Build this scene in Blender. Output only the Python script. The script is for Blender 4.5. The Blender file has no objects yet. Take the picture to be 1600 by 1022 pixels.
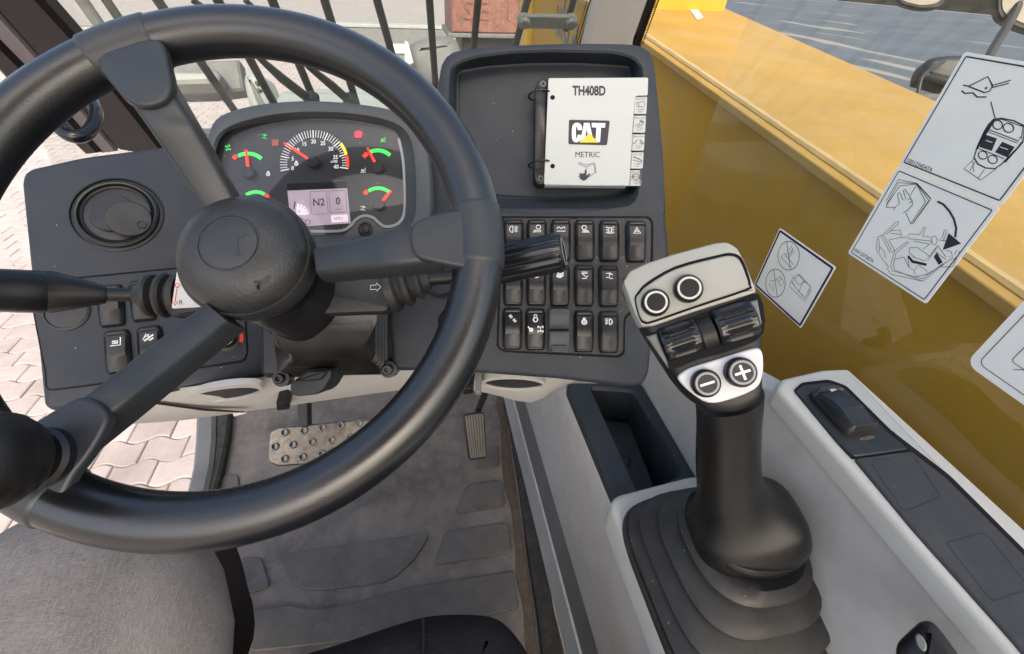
import bpy, bmesh, math, random
from mathutils import Vector, Matrix
random.seed(11)
SC = bpy.context.scene
COL = SC.collection
PI = math.pi

# ------------------------------------------------------------------ camera
FPX = 700.0                                   # focal length for a picture 1600 wide
EYE = Vector((0, 0, 1.0))
CX = Vector((0.97997883, -0.19489093, 0.04073116))     # right
CD = Vector((-0.09150889, -0.62256824, -0.77719682))   # down
CF = Vector((0.17682654, 0.75790917, -0.62793795))     # forward
cam = bpy.data.cameras.new('camera')
camo = bpy.data.objects.new('camera', cam); COL.objects.link(camo)
cam.sensor_fit = 'HORIZONTAL'; cam.sensor_width = 36; cam.lens = 36 * FPX / 1600
cam.clip_start = 0.02; cam.clip_end = 600
m = Matrix.Identity(4)
for i in range(3):
    m[i][0] = CX[i]; m[i][1] = -CD[i]; m[i][2] = -CF[i]; m[i][3] = EYE[i]
camo.matrix_world = m
SC.camera = camo

# ------------------------------------------------------------------ sky, sun, exposure
SUN_EL, SUN_AZ = math.radians(46), math.radians(178)   # azimuth from +Y clockwise: behind the driver
w = bpy.data.worlds.new('World'); SC.world = w; w.use_nodes = True
nt = w.node_tree; nt.nodes.clear()
sky = nt.nodes.new('ShaderNodeTexSky'); sky.sky_type = 'NISHITA'; sky.sun_disc = False
sky.sun_elevation = SUN_EL; sky.sun_rotation = SUN_AZ; sky.air_density = 1.0; sky.dust_density = 5.0; sky.ozone_density = 1.0
bg = nt.nodes.new('ShaderNodeBackground'); bg.inputs['Strength'].default_value = 0.15
wo = nt.nodes.new('ShaderNodeOutputWorld')
nt.links.new(sky.outputs[0], bg.inputs[0]); nt.links.new(bg.outputs[0], wo.inputs[0])
sl = bpy.data.lights.new('sun', 'SUN'); sl.energy = 0.55; sl.angle = math.radians(12); sl.color = (1, 0.95, 0.87)
so = bpy.data.objects.new('sun', sl); COL.objects.link(so)
sd = Vector((math.sin(SUN_AZ) * math.cos(SUN_EL), math.cos(SUN_AZ) * math.cos(SUN_EL), math.sin(SUN_EL)))
so.rotation_euler = sd.to_track_quat('Z', 'Y').to_euler(); so.location = sd * 30
SC.view_settings.view_transform = 'Standard'; SC.view_settings.look = 'None'
SC.view_settings.gamma = 1.0; SC.view_settings.use_curve_mapping = False
SC.view_settings.exposure = 1.52
SC.view_settings.use_white_balance = True; SC.view_settings.white_balance_temperature = 6950; SC.view_settings.white_balance_tint = 10
SC.cycles.max_bounces = 10; SC.cycles.transparent_max_bounces = 16; SC.cycles.diffuse_bounces = 6
SC.cycles.use_denoising = True

# ------------------------------------------------------------------ helpers
def ray(px, py): return (CX * (px - 800) + CD * (py - 511)) / FPX + CF
def W(px, py, d): return EYE + ray(px, py) * d

class Fr:
    """a real plane in the cab: origin, in-plane axes, normal"""
    def __init__(s, o, n, e1=None):
        s.o = Vector(o); s.n = Vector(n).normalized()
        e1 = Vector(e1) if e1 else CX
        s.e1 = (e1 - s.n * e1.dot(s.n)).normalized(); s.e2 = s.n.cross(s.e1)
    def uv(s, px, py, h=0.0):
        d = ray(px, py); p = s.o + s.n * h
        t = (p - EYE).dot(s.n) / d.dot(s.n)
        q = EYE + d * t - s.o
        return (q.dot(s.e1), q.dot(s.e2))
    def P(s, pts, h=0.0): return [s.uv(x, y, h) for x, y in pts]
    def w(s, u, v, h=0.0): return s.o + s.e1 * u + s.e2 * v + s.n * h
    def mat(s, u, v, h=0.0, rot=0.0, sx=1.0, sy=1.0):
        c, k = math.cos(rot), math.sin(rot)
        a = s.e1 * c + s.e2 * k; b = s.e2 * c - s.e1 * k
        o = s.w(u, v, h); M = Matrix.Identity(4)
        for i in range(3): M[i][0] = a[i] * sx; M[i][1] = b[i] * sy; M[i][2] = s.n[i]; M[i][3] = o[i]
        return M

def area2(p): return sum(p[i - 1][0] * p[i][1] - p[i][0] * p[i - 1][1] for i in range(len(p)))
def inset(p, d):
    """offset a closed polygon inwards by d (mitred)"""
    if area2(p) < 0: d = -d
    n = len(p); out = []
    for i in range(n):
        a, b, c = Vector(p[i - 1]), Vector(p[i]), Vector(p[(i + 1) % n])
        e, g = (b - a), (c - b)
        if e.length < 1e-9 or g.length < 1e-9: out.append(tuple(b)); continue
        e.normalize(); g.normalize()
        n1, n2 = Vector((-e.y, e.x)), Vector((-g.y, g.x))
        mm = n1 + n2
        if mm.length < 1e-6: mm = n1
        mm.normalize(); k = max(mm.dot(n1), 0.45)
        out.append(tuple(b + mm * (d / k)))
    return out
def smooth(pts, k=6, closed=True):
    """Catmull-Rom through the points"""
    n = len(pts); out = []
    rng = range(n) if closed else range(n - 1)
    D = len(pts[0])
    for i in rng:
        g = (lambda j: pts[j % n]) if closed else (lambda j: pts[min(max(j, 0), n - 1)])
        p0, p1, p2, p3 = g(i - 1), g(i), g(i + 1), g(i + 2)
        for s in range(k):
            t = s / k
            out.append(tuple(0.5 * (2 * p1[a] + (p2[a] - p0[a]) * t + (2 * p0[a] - 5 * p1[a] + 4 * p2[a] - p3[a]) * t * t
                             + (3 * p1[a] - p0[a] - 3 * p2[a] + p3[a]) * t ** 3) for a in range(D)))
    if not closed: out.append(tuple(pts[-1]))
    return out
def rrect(cx, cy, wd, ht, r, n=5):
    out = []
    for qx, qy, a0 in ((1, 1, 0), (-1, 1, 90), (-1, -1, 180), (1, -1, 270)):
        for i in range(n + 1):
            a = math.radians(a0 + 90 * i / n)
            out.append((cx + qx * (wd / 2 - r) + r * math.cos(a), cy + qy * (ht / 2 - r) + r * math.sin(a)))
    return out
def ell(cx, cy, a, b=None, n=32, rot=0):
    b = b or a; c, s = math.cos(rot), math.sin(rot)
    return [(cx + a * math.cos(t) * c - b * math.sin(t) * s, cy + a * math.cos(t) * s + b * math.sin(t) * c) for t in (2 * PI * i / n for i in range(n))]
def arc(cx, cy, r, a0, a1, n=12):
    return [(cx + r * math.cos(math.radians(a0 + (a1 - a0) * i / n)), cy + r * math.sin(math.radians(a0 + (a1 - a0) * i / n))) for i in range(n + 1)]
def roundpoly(pts, r, n=4):
    out = []; N = len(pts)
    for i in range(N):
        a, b, c = Vector(pts[i - 1]), Vector(pts[i]), Vector(pts[(i + 1) % N])
        e, g = (a - b), (c - b); q = min(r, e.length * .45, g.length * .45)
        p, s = b + e.normalized() * q, b + g.normalized() * q
        for k in range(n + 1):
            t = k / n; out.append(tuple(p * (1 - t) ** 2 + b * 2 * t * (1 - t) + s * t * t))
    return out

class MB:
    def __init__(s): s.v = []; s.f = []
    def add(s, vs, fs):
        o = len(s.v); s.v += [Vector(x) for x in vs]; s.f += [tuple(i + o for i in f) for f in fs]; return s
    def loft(s, rings, cap0=True, cap1=True, closed=True):
        n = len(rings[0]); vs = [v for r in rings for v in r]; fs = []
        for k in range(len(rings) - 1):
            for i in range(n if closed else n - 1):
                j = (i + 1) % n
                fs.append((k * n + i, k * n + j, (k + 1) * n + j, (k + 1) * n + i))
        if cap0: fs.append(tuple(range(n - 1, -1, -1)))
        if cap1: fs.append(tuple(range((len(rings) - 1) * n, len(rings) * n)))
        return s.add(vs, fs)
    def prism(s, fr, pts, h0, h1, ch=0.0, steps=1, bottom=True):
        if area2(pts) < 0: pts = pts[::-1]
        rings = [[fr.w(u, v, h0) for u, v in pts]]
        if ch > 0:
            rings.append([fr.w(u, v, h1 - ch) for u, v in pts])
            for k in range(1, steps + 1):
                a = PI / 2 * k / steps
                rings.append([fr.w(u, v, h1 - ch + ch * math.sin(a)) for u, v in inset(pts, ch * (1 - math.cos(a)))])
        else: rings.append([fr.w(u, v, h1) for u, v in pts])
        return s.loft(rings, bottom, True)
    def flat(s, fr, pts, h):
        if area2(pts) < 0: pts = pts[::-1]
        return s.add([fr.w(u, v, h) for u, v in pts], [tuple(range(len(pts)))])
    def stroke(s, fr, pts, wd, h, closed=False):
        n = len(pts); P2 = [Vector(p) for p in pts]; L = []; R = []
        for i in range(n):
            a = P2[i - 1] if (i > 0 or closed) else P2[i]; b = P2[(i + 1) % n] if (i < n - 1 or closed) else P2[i]
            d = (b - a); d = d.normalized() if d.length > 1e-9 else Vector((1, 0)); q = Vector((-d.y, d.x)) * wd / 2
            L.append(fr.w(*(P2[i] + q), h)); R.append(fr.w(*(P2[i] - q), h))
        fs = []; k = n if closed else n - 1
        for i in range(k): j = (i + 1) % n; fs.append((i, n + i, n + j, j))
        return s.add(L + R, fs)
    def strokepx(s, fr, pts, wpx, h, closed=False):
        """stroke whose points and width come as picture measures on the plane"""
        q = fr.P(pts, h); a = fr.uv(pts[0][0] - .5, pts[0][1], h); b = fr.uv(pts[0][0] + .5, pts[0][1], h)
        return s.stroke(fr, q, wpx * math.hypot(b[0] - a[0], b[1] - a[1]), h, closed)
    def tube(s, path, r, n=12, caps=True, ribs=0, rib=0.0, up=None, sy=1.0):
        path = [Vector(p) for p in path]; rs = r if isinstance(r, (list, tuple)) else [r] * len(path)
        rings = []; ref = Vector(up) if up else None
        for i, p in enumerate(path):
            t = (path[min(i + 1, len(path) - 1)] - path[max(i - 1, 0)]).normalized()
            if ref is None: ref = Vector((0, 0, 1)) if abs(t.z) < .9 else Vector((1, 0, 0))
            a = (ref - t * ref.dot(t)).normalized(); b = t.cross(a); ref = a if not up else ref
            ring = []
            for k in range(n):
                th = 2 * PI * k / n; q = rs[i] * (1 + (rib * math.cos(ribs * th) if ribs else 0))
                ring.append(p + a * (q * math.cos(th)) + b * (q * sy * math.sin(th)))
            rings.append(ring)
        return s.loft(rings, caps, caps)
    def rev(s, c, ax, prof, n=32, cap0=True, cap1=True):
        c = Vector(c); ax = Vector(ax).normalized()
        a = (Vector((1, 0, 0)) if abs(ax.x) < .9 else Vector((0, 1, 0))); a = (a - ax * a.dot(ax)).normalized(); b = ax.cross(a)
        rings = [[c + ax * h + a * (r * math.cos(2 * PI * k / n)) + b * (r * math.sin(2 * PI * k / n)) for k in range(n)] for r, h in prof]
        return s.loft(rings, cap0, cap1)
    def box(s, x0, x1, y0, y1, z0, z1):
        return s.add([(x, y, z) for z in (z0, z1) for y in (y0, y1) for x in (x0, x1)],
                     [(0, 2, 3, 1), (4, 5, 7, 6), (0, 1, 5, 4), (2, 6, 7, 3), (0, 4, 6, 2), (1, 3, 7, 5)])

ORG = {}
def props(o, label=None, cat=None, group=None, kind=None):
    if label: o['label'] = label
    if cat: o['category'] = cat
    if group: o['group'] = group
    if kind: o['kind'] = kind
    return o
def thing(name, loc, label, cat, group=None):
    o = bpy.data.objects.new(name, None); COL.objects.link(o); o.location = loc; o.empty_display_size = .02
    ORG[o.name] = Vector(loc); return props(o, label, cat, group)
def finish(me, sharp):
    bm = bmesh.new(); bm.from_mesh(me)
    bmesh.ops.remove_doubles(bm, verts=bm.verts, dist=1e-6)
    bmesh.ops.recalc_face_normals(bm, faces=bm.faces)
    if sharp is not None:
        c = math.radians(sharp)
        for f in bm.faces: f.smooth = True
        for e in bm.edges:
            if len(e.link_faces) == 2: e.smooth = e.calc_face_angle(0) < c
    bm.to_mesh(me); bm.free(); me.update()
def obj(name, mb, mat, parent=None, sharp=32, bevel=0.0, sub=0, seg=2, kind=None, label=None, ang=30):
    if parent is not None: o0 = ORG[parent.name]
    else:
        xs = list(zip(*[tuple(v) for v in mb.v])); o0 = Vector([(min(c) + max(c)) / 2 for c in xs])
    me = bpy.data.meshes.new(name); me.from_pydata([tuple(v - o0) for v in mb.v], [], mb.f); finish(me, sharp)
    me.materials.append(mat)
    o = bpy.data.objects.new(name, me); COL.objects.link(o)
    if parent is not None: o.parent = parent; ORG[o.name] = o0
    else: o.location = o0; ORG[o.name] = o0
    if bevel:
        b = o.modifiers.new('bevel', 'BEVEL'); b.width = bevel; b.segments = seg; b.limit_method = 'ANGLE'; b.angle_limit = math.radians(ang); b.harden_normals = True
    if sub:
        q = o.modifiers.new('sub', 'SUBSURF'); q.levels = sub; q.render_levels = sub
    return props(o, label, None, None, kind)
def inst(name, me, M, parent):
    o = bpy.data.objects.new(name, me); COL.objects.link(o); o.parent = parent
    Q = M.copy(); Q.translation = M.translation - ORG[parent.name]; o.matrix_local = Q
    ORG[o.name] = ORG[parent.name]; return o
def mesh_local(name, mb, mat, sharp=32):
    me = bpy.data.meshes.new(name); me.from_pydata([tuple(v) for v in mb.v], [], mb.f); finish(me, sharp); me.materials.append(mat); return me
def text(name, s, fr, u, v, size, mat, parent, h=0.0004, rot=0, sx=1.0, bold=0.0, align='CENTER', ext=0):
    cu = bpy.data.curves.new(name, 'FONT'); cu.body = s; cu.size = size; cu.align_x = align; cu.align_y = 'CENTER'
    cu.offset = bold * size; cu.resolution_u = 4; cu.materials.append(mat)
    o = bpy.data.objects.new(name, cu); COL.objects.link(o); o.parent = parent
    if ext: cu.extrude = ext
    me = bpy.data.meshes.new_from_object(o); me.name = name
    bpy.data.objects.remove(o); bpy.data.curves.remove(cu)
    o = bpy.data.objects.new(name, me); COL.objects.link(o); o.parent = parent
    if not me.materials: me.materials.append(mat)
    M = fr.mat(u, v, h, rot, sx); M.translation = M.translation - ORG[parent.name]; o.matrix_local = M
    return o
IDF = Fr((0, 0, 0), (0, 0, 1), (1, 0, 0))

# ------------------------------------------------------------------ materials
def nodes(name):
    mt = bpy.data.materials.new(name); mt.use_nodes = True; t = mt.node_tree
    return mt, t, t.nodes['Principled BSDF'], t.links
def surf(name, col, rough=.5, grain=0, gs=900, dust=0, dcol=(.32, .28, .23), spec=.5, metal=0, specks=0, var=.12, coat=0, patch=6, emit=0, rvar=.12):
    mt, t, b, L = nodes(name); N = t.nodes.new
    tc = N('ShaderNodeTexCoord'); src = tc.outputs['Object']
    b.inputs['Roughness'].default_value = rough; b.inputs['Metallic'].default_value = metal
    b.inputs['Specular IOR Level'].default_value = spec
    if coat: b.inputs['Coat Weight'].default_value = coat; b.inputs['Coat Roughness'].default_value = .08
    n1 = N('ShaderNodeTexNoise'); n1.inputs['Scale'].default_value = patch; n1.inputs['Detail'].default_value = 6; n1.inputs['Roughness'].default_value = .65
    L.new(src, n1.inputs['Vector'])
    r = N('ShaderNodeMapRange'); r.inputs['From Min'].default_value = .3; r.inputs['From Max'].default_value = .7
    r.inputs['To Min'].default_value = 1 - var; r.inputs['To Max'].default_value = 1 + var; L.new(n1.outputs[0], r.inputs[0])
    mul = N('ShaderNodeVectorMath'); mul.operation = 'SCALE'; mul.inputs[0].default_value = col[:3]; L.new(r.outputs[0], mul.inputs['Scale'])
    c = mul.outputs[0]
    rr = N('ShaderNodeMapRange'); rr.inputs['From Min'].default_value = .3; rr.inputs['From Max'].default_value = .7
    rr.inputs['To Min'].default_value = max(.02, rough - rvar); rr.inputs['To Max'].default_value = min(1, rough + rvar); L.new(n1.outputs[0], rr.inputs[0])
    L.new(rr.outputs[0], b.inputs['Roughness'])
    if dust:
        n2 = N('ShaderNodeTexNoise'); n2.inputs['Scale'].default_value = patch * 3.1; n2.inputs['Detail'].default_value = 8; n2.inputs['Roughness'].default_value = .7; L.new(src, n2.inputs['Vector'])
        d = N('ShaderNodeMapRange'); d.inputs['From Min'].default_value = .42; d.inputs['From Max'].default_value = .72; d.inputs['To Max'].default_value = dust; L.new(n2.outputs[0], d.inputs[0])
        mx = N('ShaderNodeMix'); mx.data_type = 'RGBA'; mx.inputs['B'].default_value = (*dcol, 1); L.new(d.outputs[0], mx.inputs['Factor']); L.new(c, mx.inputs['A']); c = mx.outputs['Result']
    if specks:
        v = N('ShaderNodeTexVoronoi'); v.inputs['Scale'].default_value = 110; L.new(src, v.inputs['Vector'])
        lt = N('ShaderNodeMath'); lt.operation = 'LESS_THAN'; lt.inputs[1].default_value = .055; L.new(v.outputs['Distance'], lt.inputs[0])
        sp = N('ShaderNodeSeparateColor'); L.new(v.outputs['Color'], sp.inputs[0])
        gt = N('ShaderNodeMath'); gt.operation = 'GREATER_THAN'; gt.inputs[1].default_value = 1 - specks; L.new(sp.outputs[0], gt.inputs[0])
        mm = N('ShaderNodeMath'); mm.operation = 'MULTIPLY'; L.new(lt.outputs[0], mm.inputs[0]); L.new(gt.outputs[0], mm.inputs[1])
        mx = N('ShaderNodeMix'); mx.data_type = 'RGBA'; mx.inputs['B'].default_value = (.5, .48, .44, 1); L.new(mm.outputs[0], mx.inputs['Factor']); L.new(c, mx.inputs['A']); c = mx.outputs['Result']
    L.new(c, b.inputs['Base Color'])
    if emit:
        L.new(c, b.inputs['Emission Color']); b.inputs['Emission Strength'].default_value = emit
    if grain:
        n3 = N('ShaderNodeTexNoise'); n3.inputs['Scale'].default_value = gs; n3.inputs['Detail'].default_value = 3; L.new(src, n3.inputs['Vector'])
        bp = N('ShaderNodeBump'); bp.inputs['Strength'].default_value = grain; bp.inputs['Distance'].default_value = .0006; L.new(n3.outputs[0], bp.inputs['Height'])
        L.new(bp.outputs[0], b.inputs['Normal'])
    return mt
def glass_mat(name, tint=(1, 1, 1), haze=.04, ior=1.5, hcol=(.8, .85, .85)):
    mt = bpy.data.materials.new(name); mt.use_nodes = True; t = mt.node_tree; t.nodes.clear(); N = t.nodes.new; L = t.links
    tr = N('ShaderNodeBsdfTransparent'); tr.inputs[0].default_value = (*tint, 1)
    gl = N('ShaderNodeBsdfGlossy'); gl.inputs['Roughness'].default_value = .01
    df = N('ShaderNodeBsdfDiffuse'); df.inputs[0].default_value = (*hcol, 1)
    fr = N('ShaderNodeFresnel'); ge = N('ShaderNodeNewGeometry')          # same reflectance from either side of the sheet
    io = N('ShaderNodeMapRange'); io.inputs['To Min'].default_value = ior; io.inputs['To Max'].default_value = 1 / ior
    L.new(ge.outputs['Backfacing'], io.inputs[0]); L.new(io.outputs[0], fr.inputs[0])
    m1 = N('ShaderNodeMixShader'); L.new(fr.outputs[0], m1.inputs[0]); L.new(tr.outputs[0], m1.inputs[1]); L.new(gl.outputs[0], m1.inputs[2])
    tc = N('ShaderNodeTexCoord'); mp = N('ShaderNodeMapping'); mp.inputs['Scale'].default_value = (3, 3, 1.2); L.new(tc.outputs['Object'], mp.inputs[0])
    no = N('ShaderNodeTexNoise'); no.inputs['Scale'].default_value = 6; no.inputs['Detail'].default_value = 9; no.inputs['Roughness'].default_value = .7; L.new(mp.outputs[0], no.inputs['Vector'])
    mr = N('ShaderNodeMapRange'); mr.inputs['From Min'].default_value = .35; mr.inputs['From Max'].default_value = .75; mr.inputs['To Min'].default_value = haze * .4; mr.inputs['To Max'].default_value = haze * 1.6; L.new(no.outputs[0], mr.inputs[0])
    m2 = N('ShaderNodeMixShader'); L.new(mr.outputs[0], m2.inputs[0]); L.new(m1.outputs[0], m2.inputs[1]); L.new(df.outputs[0], m2.inputs[2])
    o = N('ShaderNodeOutputMaterial'); L.new(m2.outputs[0], o.inputs[0]); return mt
def fabric(name, c1, c2, sc=700, rough=.9, bump=.5, sheen=.0):
    mt, t, b, L = nodes(name); N = t.nodes.new
    tc = N('ShaderNodeTexCoord')
    outs = []
    for rot, stretch in (((0, 0, .5), (1, .08, 1)), ((0, 0, .5), (.08, 1, 1))):
        mp = N('ShaderNodeMapping'); mp.inputs['Scale'].default_value = stretch; mp.inputs['Rotation'].default_value = rot; L.new(tc.outputs['Object'], mp.inputs[0])
        n = N('ShaderNodeTexNoise'); n.inputs['Scale'].default_value = sc; n.inputs['Detail'].default_value = 3; L.new(mp.outputs[0], n.inputs['Vector']); outs.append(n.outputs[0])
    ad = N('ShaderNodeMath'); ad.operation = 'MAXIMUM'; L.new(outs[0], ad.inputs[0]); L.new(outs[1], ad.inputs[1])
    n0 = N('ShaderNodeTexNoise'); n0.inputs['Scale'].default_value = 14; n0.inputs['Detail'].default_value = 5; L.new(tc.outputs['Object'], n0.inputs['Vector'])
    a2 = N('ShaderNodeMath'); a2.operation = 'MULTIPLY_ADD'; a2.inputs[1].default_value = .45; L.new(n0.outputs[0], a2.inputs[0]); L.new(ad.outputs[0], a2.inputs[2])
    r = N('ShaderNodeMapRange'); r.inputs['From Min'].default_value = .62; r.inputs['From Max'].default_value = .95; L.new(a2.outputs[0], r.inputs[0])
    mx = N('ShaderNodeMix'); mx.data_type = 'RGBA'; mx.inputs['A'].default_value = (*c1, 1); mx.inputs['B'].default_value = (*c2, 1); L.new(r.outputs[0], mx.inputs['Factor']); L.new(mx.outputs['Result'], b.inputs['Base Color'])
    b.inputs['Roughness'].default_value = rough; b.inputs['Specular IOR Level'].default_value = .2; b.inputs['Sheen Weight'].default_value = sheen
    bp = N('ShaderNodeBump'); bp.inputs['Strength'].default_value = bump; bp.inputs['Distance'].default_value = .0008; L.new(ad.outputs[0], bp.inputs['Height']); L.new(bp.outputs[0], b.inputs['Normal'])
    return mt
def plain(name, col, rough=.6, emit=0, spec=.3):
    mt, t, b, L = nodes(name); b.inputs['Base Color'].default_value = (*col, 1); b.inputs['Roughness'].default_value = rough; b.inputs['Specular IOR Level'].default_value = spec
    if emit: b.inputs['Emission Color'].default_value = (*col, 1); b.inputs['Emission Strength'].default_value = emit
    return mt

M_DASH = surf('dash_plastic', (0.022, 0.028, 0.037), .5, .35, 1100, dust=.035, specks=.16, var=.12, spec=.32, rvar=.15)
M_DASHD = surf('dash_plastic_dark', (0.011, 0.014, 0.018), .5, .3, 1100, dust=.06, specks=.1, var=.1)
M_HOOD = surf('hood_plastic', (0.055, 0.064, 0.072), .55, .35, 1100, dust=.08, specks=.1, var=.08)
M_BLACK = surf('black_plastic', (0.006, 0.0065, 0.0075), .38, .15, 1400, dust=.03, specks=.04)
M_GAP = plain('shadow_gap', (.006, .006, .007), .9)
M_RIM = surf('rim_rubber', (0.0065, 0.0078, 0.01), .27, .22, 1000, dust=.02, specks=.05, var=.15, rvar=.09, spec=.8)
M_SPOKE = surf('spoke_plastic', (0.024, 0.028, 0.032), .40, .2, 1500, dust=.04, specks=.05, var=.1)
M_HUB = surf('hub_vinyl', (0.021, 0.0225, 0.024), .40, .7, 480, dust=.06, specks=.02, var=.12)
M_TRIM = surf('grey_trim', (0.44, 0.43, 0.41), .55, .25, 1200, dust=.12, dcol=(.25, .21, .17), specks=.05, var=.06)
M_RAIL = surf('pale_grey_trim', (0.49, 0.49, 0.455), .5, .25, 1200, dust=.08, dcol=(.3, .27, .22), var=.05)
M_WALL = surf('console_grey', (0.43, 0.425, 0.412), .5, .3, 1200, dust=.3, dcol=(.26, .23, .21), var=.09, specks=.08, patch=9)
M_STRIPD = surf('strip_grey', (.13, .13, .13), .6, .2, dust=.15)
M_BOOT = surf('gaiter_rubber', (0.019, 0.019, 0.019), .56, .3, 800, dust=.22, dcol=(.085, .08, .074), specks=.35, var=.2, patch=14)
M_STICK = surf('lever_plastic', (0.0075, 0.0075, 0.0077), .4, .25, 1300, dust=.05, dcol=(.10, .075, .05), var=.25, spec=.4, rvar=.14)
M_GLOSS = surf('gloss_black', (.008, .009, .012), .16, 0, var=.1, rvar=.06)
M_SHINY = surf('shiny_rubber', (0.007, 0.007, 0.0075), .28, .2, 500, dust=.06, specks=.06, rvar=.1)
M_CAP = surf('lever_cap_grey', (0.35, 0.35, 0.315), .5, .3, 1300, dust=.1, dcol=(.2, .18, .13), var=.06)
M_PLATE = surf('lever_plate_silver', (.62, .63, .64), .45, .1, var=.04)
M_MAT = surf('floor_rubber', (0.145, 0.135, 0.13), .72, .5, 400, dust=.85, dcol=(.27, .225, .195), specks=.35, var=.4, patch=5, spec=.2)
M_PAD = surf('floor_pad_rubber', (0.115, 0.11, 0.109), .6, .5, 500, dust=.6, dcol=(.20, .175, .15), specks=.3, var=.25, patch=7, spec=.25)
M_DIRT = surf('brown_dirt', (.085, .066, .052), .95, 1, 300, dust=.6, dcol=(.16, .125, .095), var=.4, patch=40)
M_SILLR = surf('sill_rubber', (.02, .019, .019), .7, .4, 500, dust=.35, dcol=(.12, .1, .085), patch=12)
M_PEDAL = surf('worn_steel', (0.24, 0.225, 0.2), .38, .3, 250, dust=.8, dcol=(.09, .075, .06), metal=.85, var=.35, patch=25)
M_PEDALR = surf('pedal_rubber', (0.15, 0.142, 0.125), .7, .4, 400, dust=.5, dcol=(.24, .21, .18), patch=20)
M_SCREW = surf('screw_steel', (.12, .12, .12), .35, 0, metal=.7)
M_WHITE = plain('white_print', (.75, .76, .76))
M_PRINT = plain('grey_print', (.30, .32, .34))
M_PAPER = surf('laminated_paper', (0.43, 0.46, 0.45), .4, 0, var=.03, patch=20, dust=.04)
M_DECAL = surf('decal_film', (0.9, 0.92, 0.9), .4, 0, var=.03, patch=20)
M_INK = plain('dark_ink', (.035, .035, .045), .5)
M_INKG = plain('grey_ink', (.12, .12, .14), .5)
M_YPRINT = plain('yellow_print', (.80, .55, .06), .5)
M_RED = plain('red_print', (.65, .06, .04), .5)
M_REDL = plain('lit_red', (.9, .035, .012), .5, .55)
M_GREENL = plain('lit_green', (.03, .62, .10), .5, .35)
M_YELL = plain('lit_yellow', (.78, .60, .03), .5, .25)
M_GWHITE = plain('gauge_white', (.7, .72, .74), .5, .12)
M_FACE = surf('gauge_face', (.012, .013, .015), .35, 0, specks=.5, dust=.06, dcol=(.1, .1, .1), var=.1)
M_LCD = surf('display_lit', (0.36, 0.29, 0.355), .4, 0, var=.04, emit=.16)
M_LCDK = plain('display_ink', (.05, .05, .07), .5)
M_YEL = surf('machine_yellow', (0.36, 0.2, 0.01), .5, .15, 300, dust=.28, dcol=(.30, .20, .075), var=.10, patch=4, spec=.22)
M_YELB = surf('machine_yellow_clean', (0.42, 0.27, 0.02), .4, .1, 500, dust=.1, var=.06, patch=4)
M_CREAMT = surf('pale_weld_paint', (.46, .33, .13), .5, .4, 150, dust=.3, patch=20)
M_STEELK = surf('black_steel', (0.016, 0.0175, 0.018), .5, .2, 400, dust=.15, dcol=(.1, .1, .095))
M_GREYP = surf('dusty_grey_plastic', (0.13, 0.138, 0.138), .6, .3, 400, dust=.3, dcol=(.3, .29, .26), var=.15)
M_PALEP = surf('pale_grey_paint', (0.33, 0.355, 0.34), .5, .2, 400, dust=.2)
M_REDP = surf('faded_red_paint', (0.2, 0.075, 0.055), .6, .6, 90, dust=.5, dcol=(.30, .20, .15), var=.35, patch=9)
M_PILL = surf('pillar_grey', (.40, .40, .39), .55, .2, 900, var=.05)
M_PILLD = surf('pillar_black', (0.004, 0.003, 0.004), .35, .15, 700, var=.2)
M_PILLG = surf('pillar_mauve_grey', (.15, .135, .15), .5, .2, 900, var=.08)
M_ROOF = surf('roof_lining', (.45, .45, .44), .8, .2, 600)
M_CLOTH = fabric('trouser_weave', (.135, .124, .117), (.27, .25, .237), 1300, bump=.6)
M_SEAT = fabric('seat_weave', (.004, .0045, .006), (.016, .017, .021), 900, bump=.8)
M_CLOTHSH = fabric('trouser_weave_shaded', (.024, .017, .018), (.045, .034, .036), 1200)  # trouser weave darkened to paint the shade on the lower leg
M_GLASS = glass_mat('side_glass', (.96, .98, .95), .03, hcol=(.78, .70, .48))
M_WSCR = glass_mat('windscreen_glass', (.80, .84, .81), .05)
M_LENS = glass_mat('cluster_lens', (.97, .97, .97), .012)
M_SENS = surf('lamp_glass', (0.55, 0.55, 0.5), .3, 0, var=.1)
M_MIRR = surf('mirror_face', (.26, .24, .19), .3, 0, var=.2)
M_YARDSH = None
_t = M_DECAL.node_tree; _o = [n for n in _t.nodes if n.type == 'OUTPUT_MATERIAL'][0]; _p = _t.nodes['Principled BSDF']
_tl = _t.nodes.new('ShaderNodeBsdfTranslucent'); _tl.inputs[0].default_value = (.94, .95, .93, 1); _mx = _t.nodes.new('ShaderNodeMixShader'); _mx.inputs[0].default_value = .32
_t.links.new(_p.outputs[0], _mx.inputs[1]); _t.links.new(_tl.outputs[0], _mx.inputs[2]); _t.links.new(_mx.outputs[0], _o.inputs[0])

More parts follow.
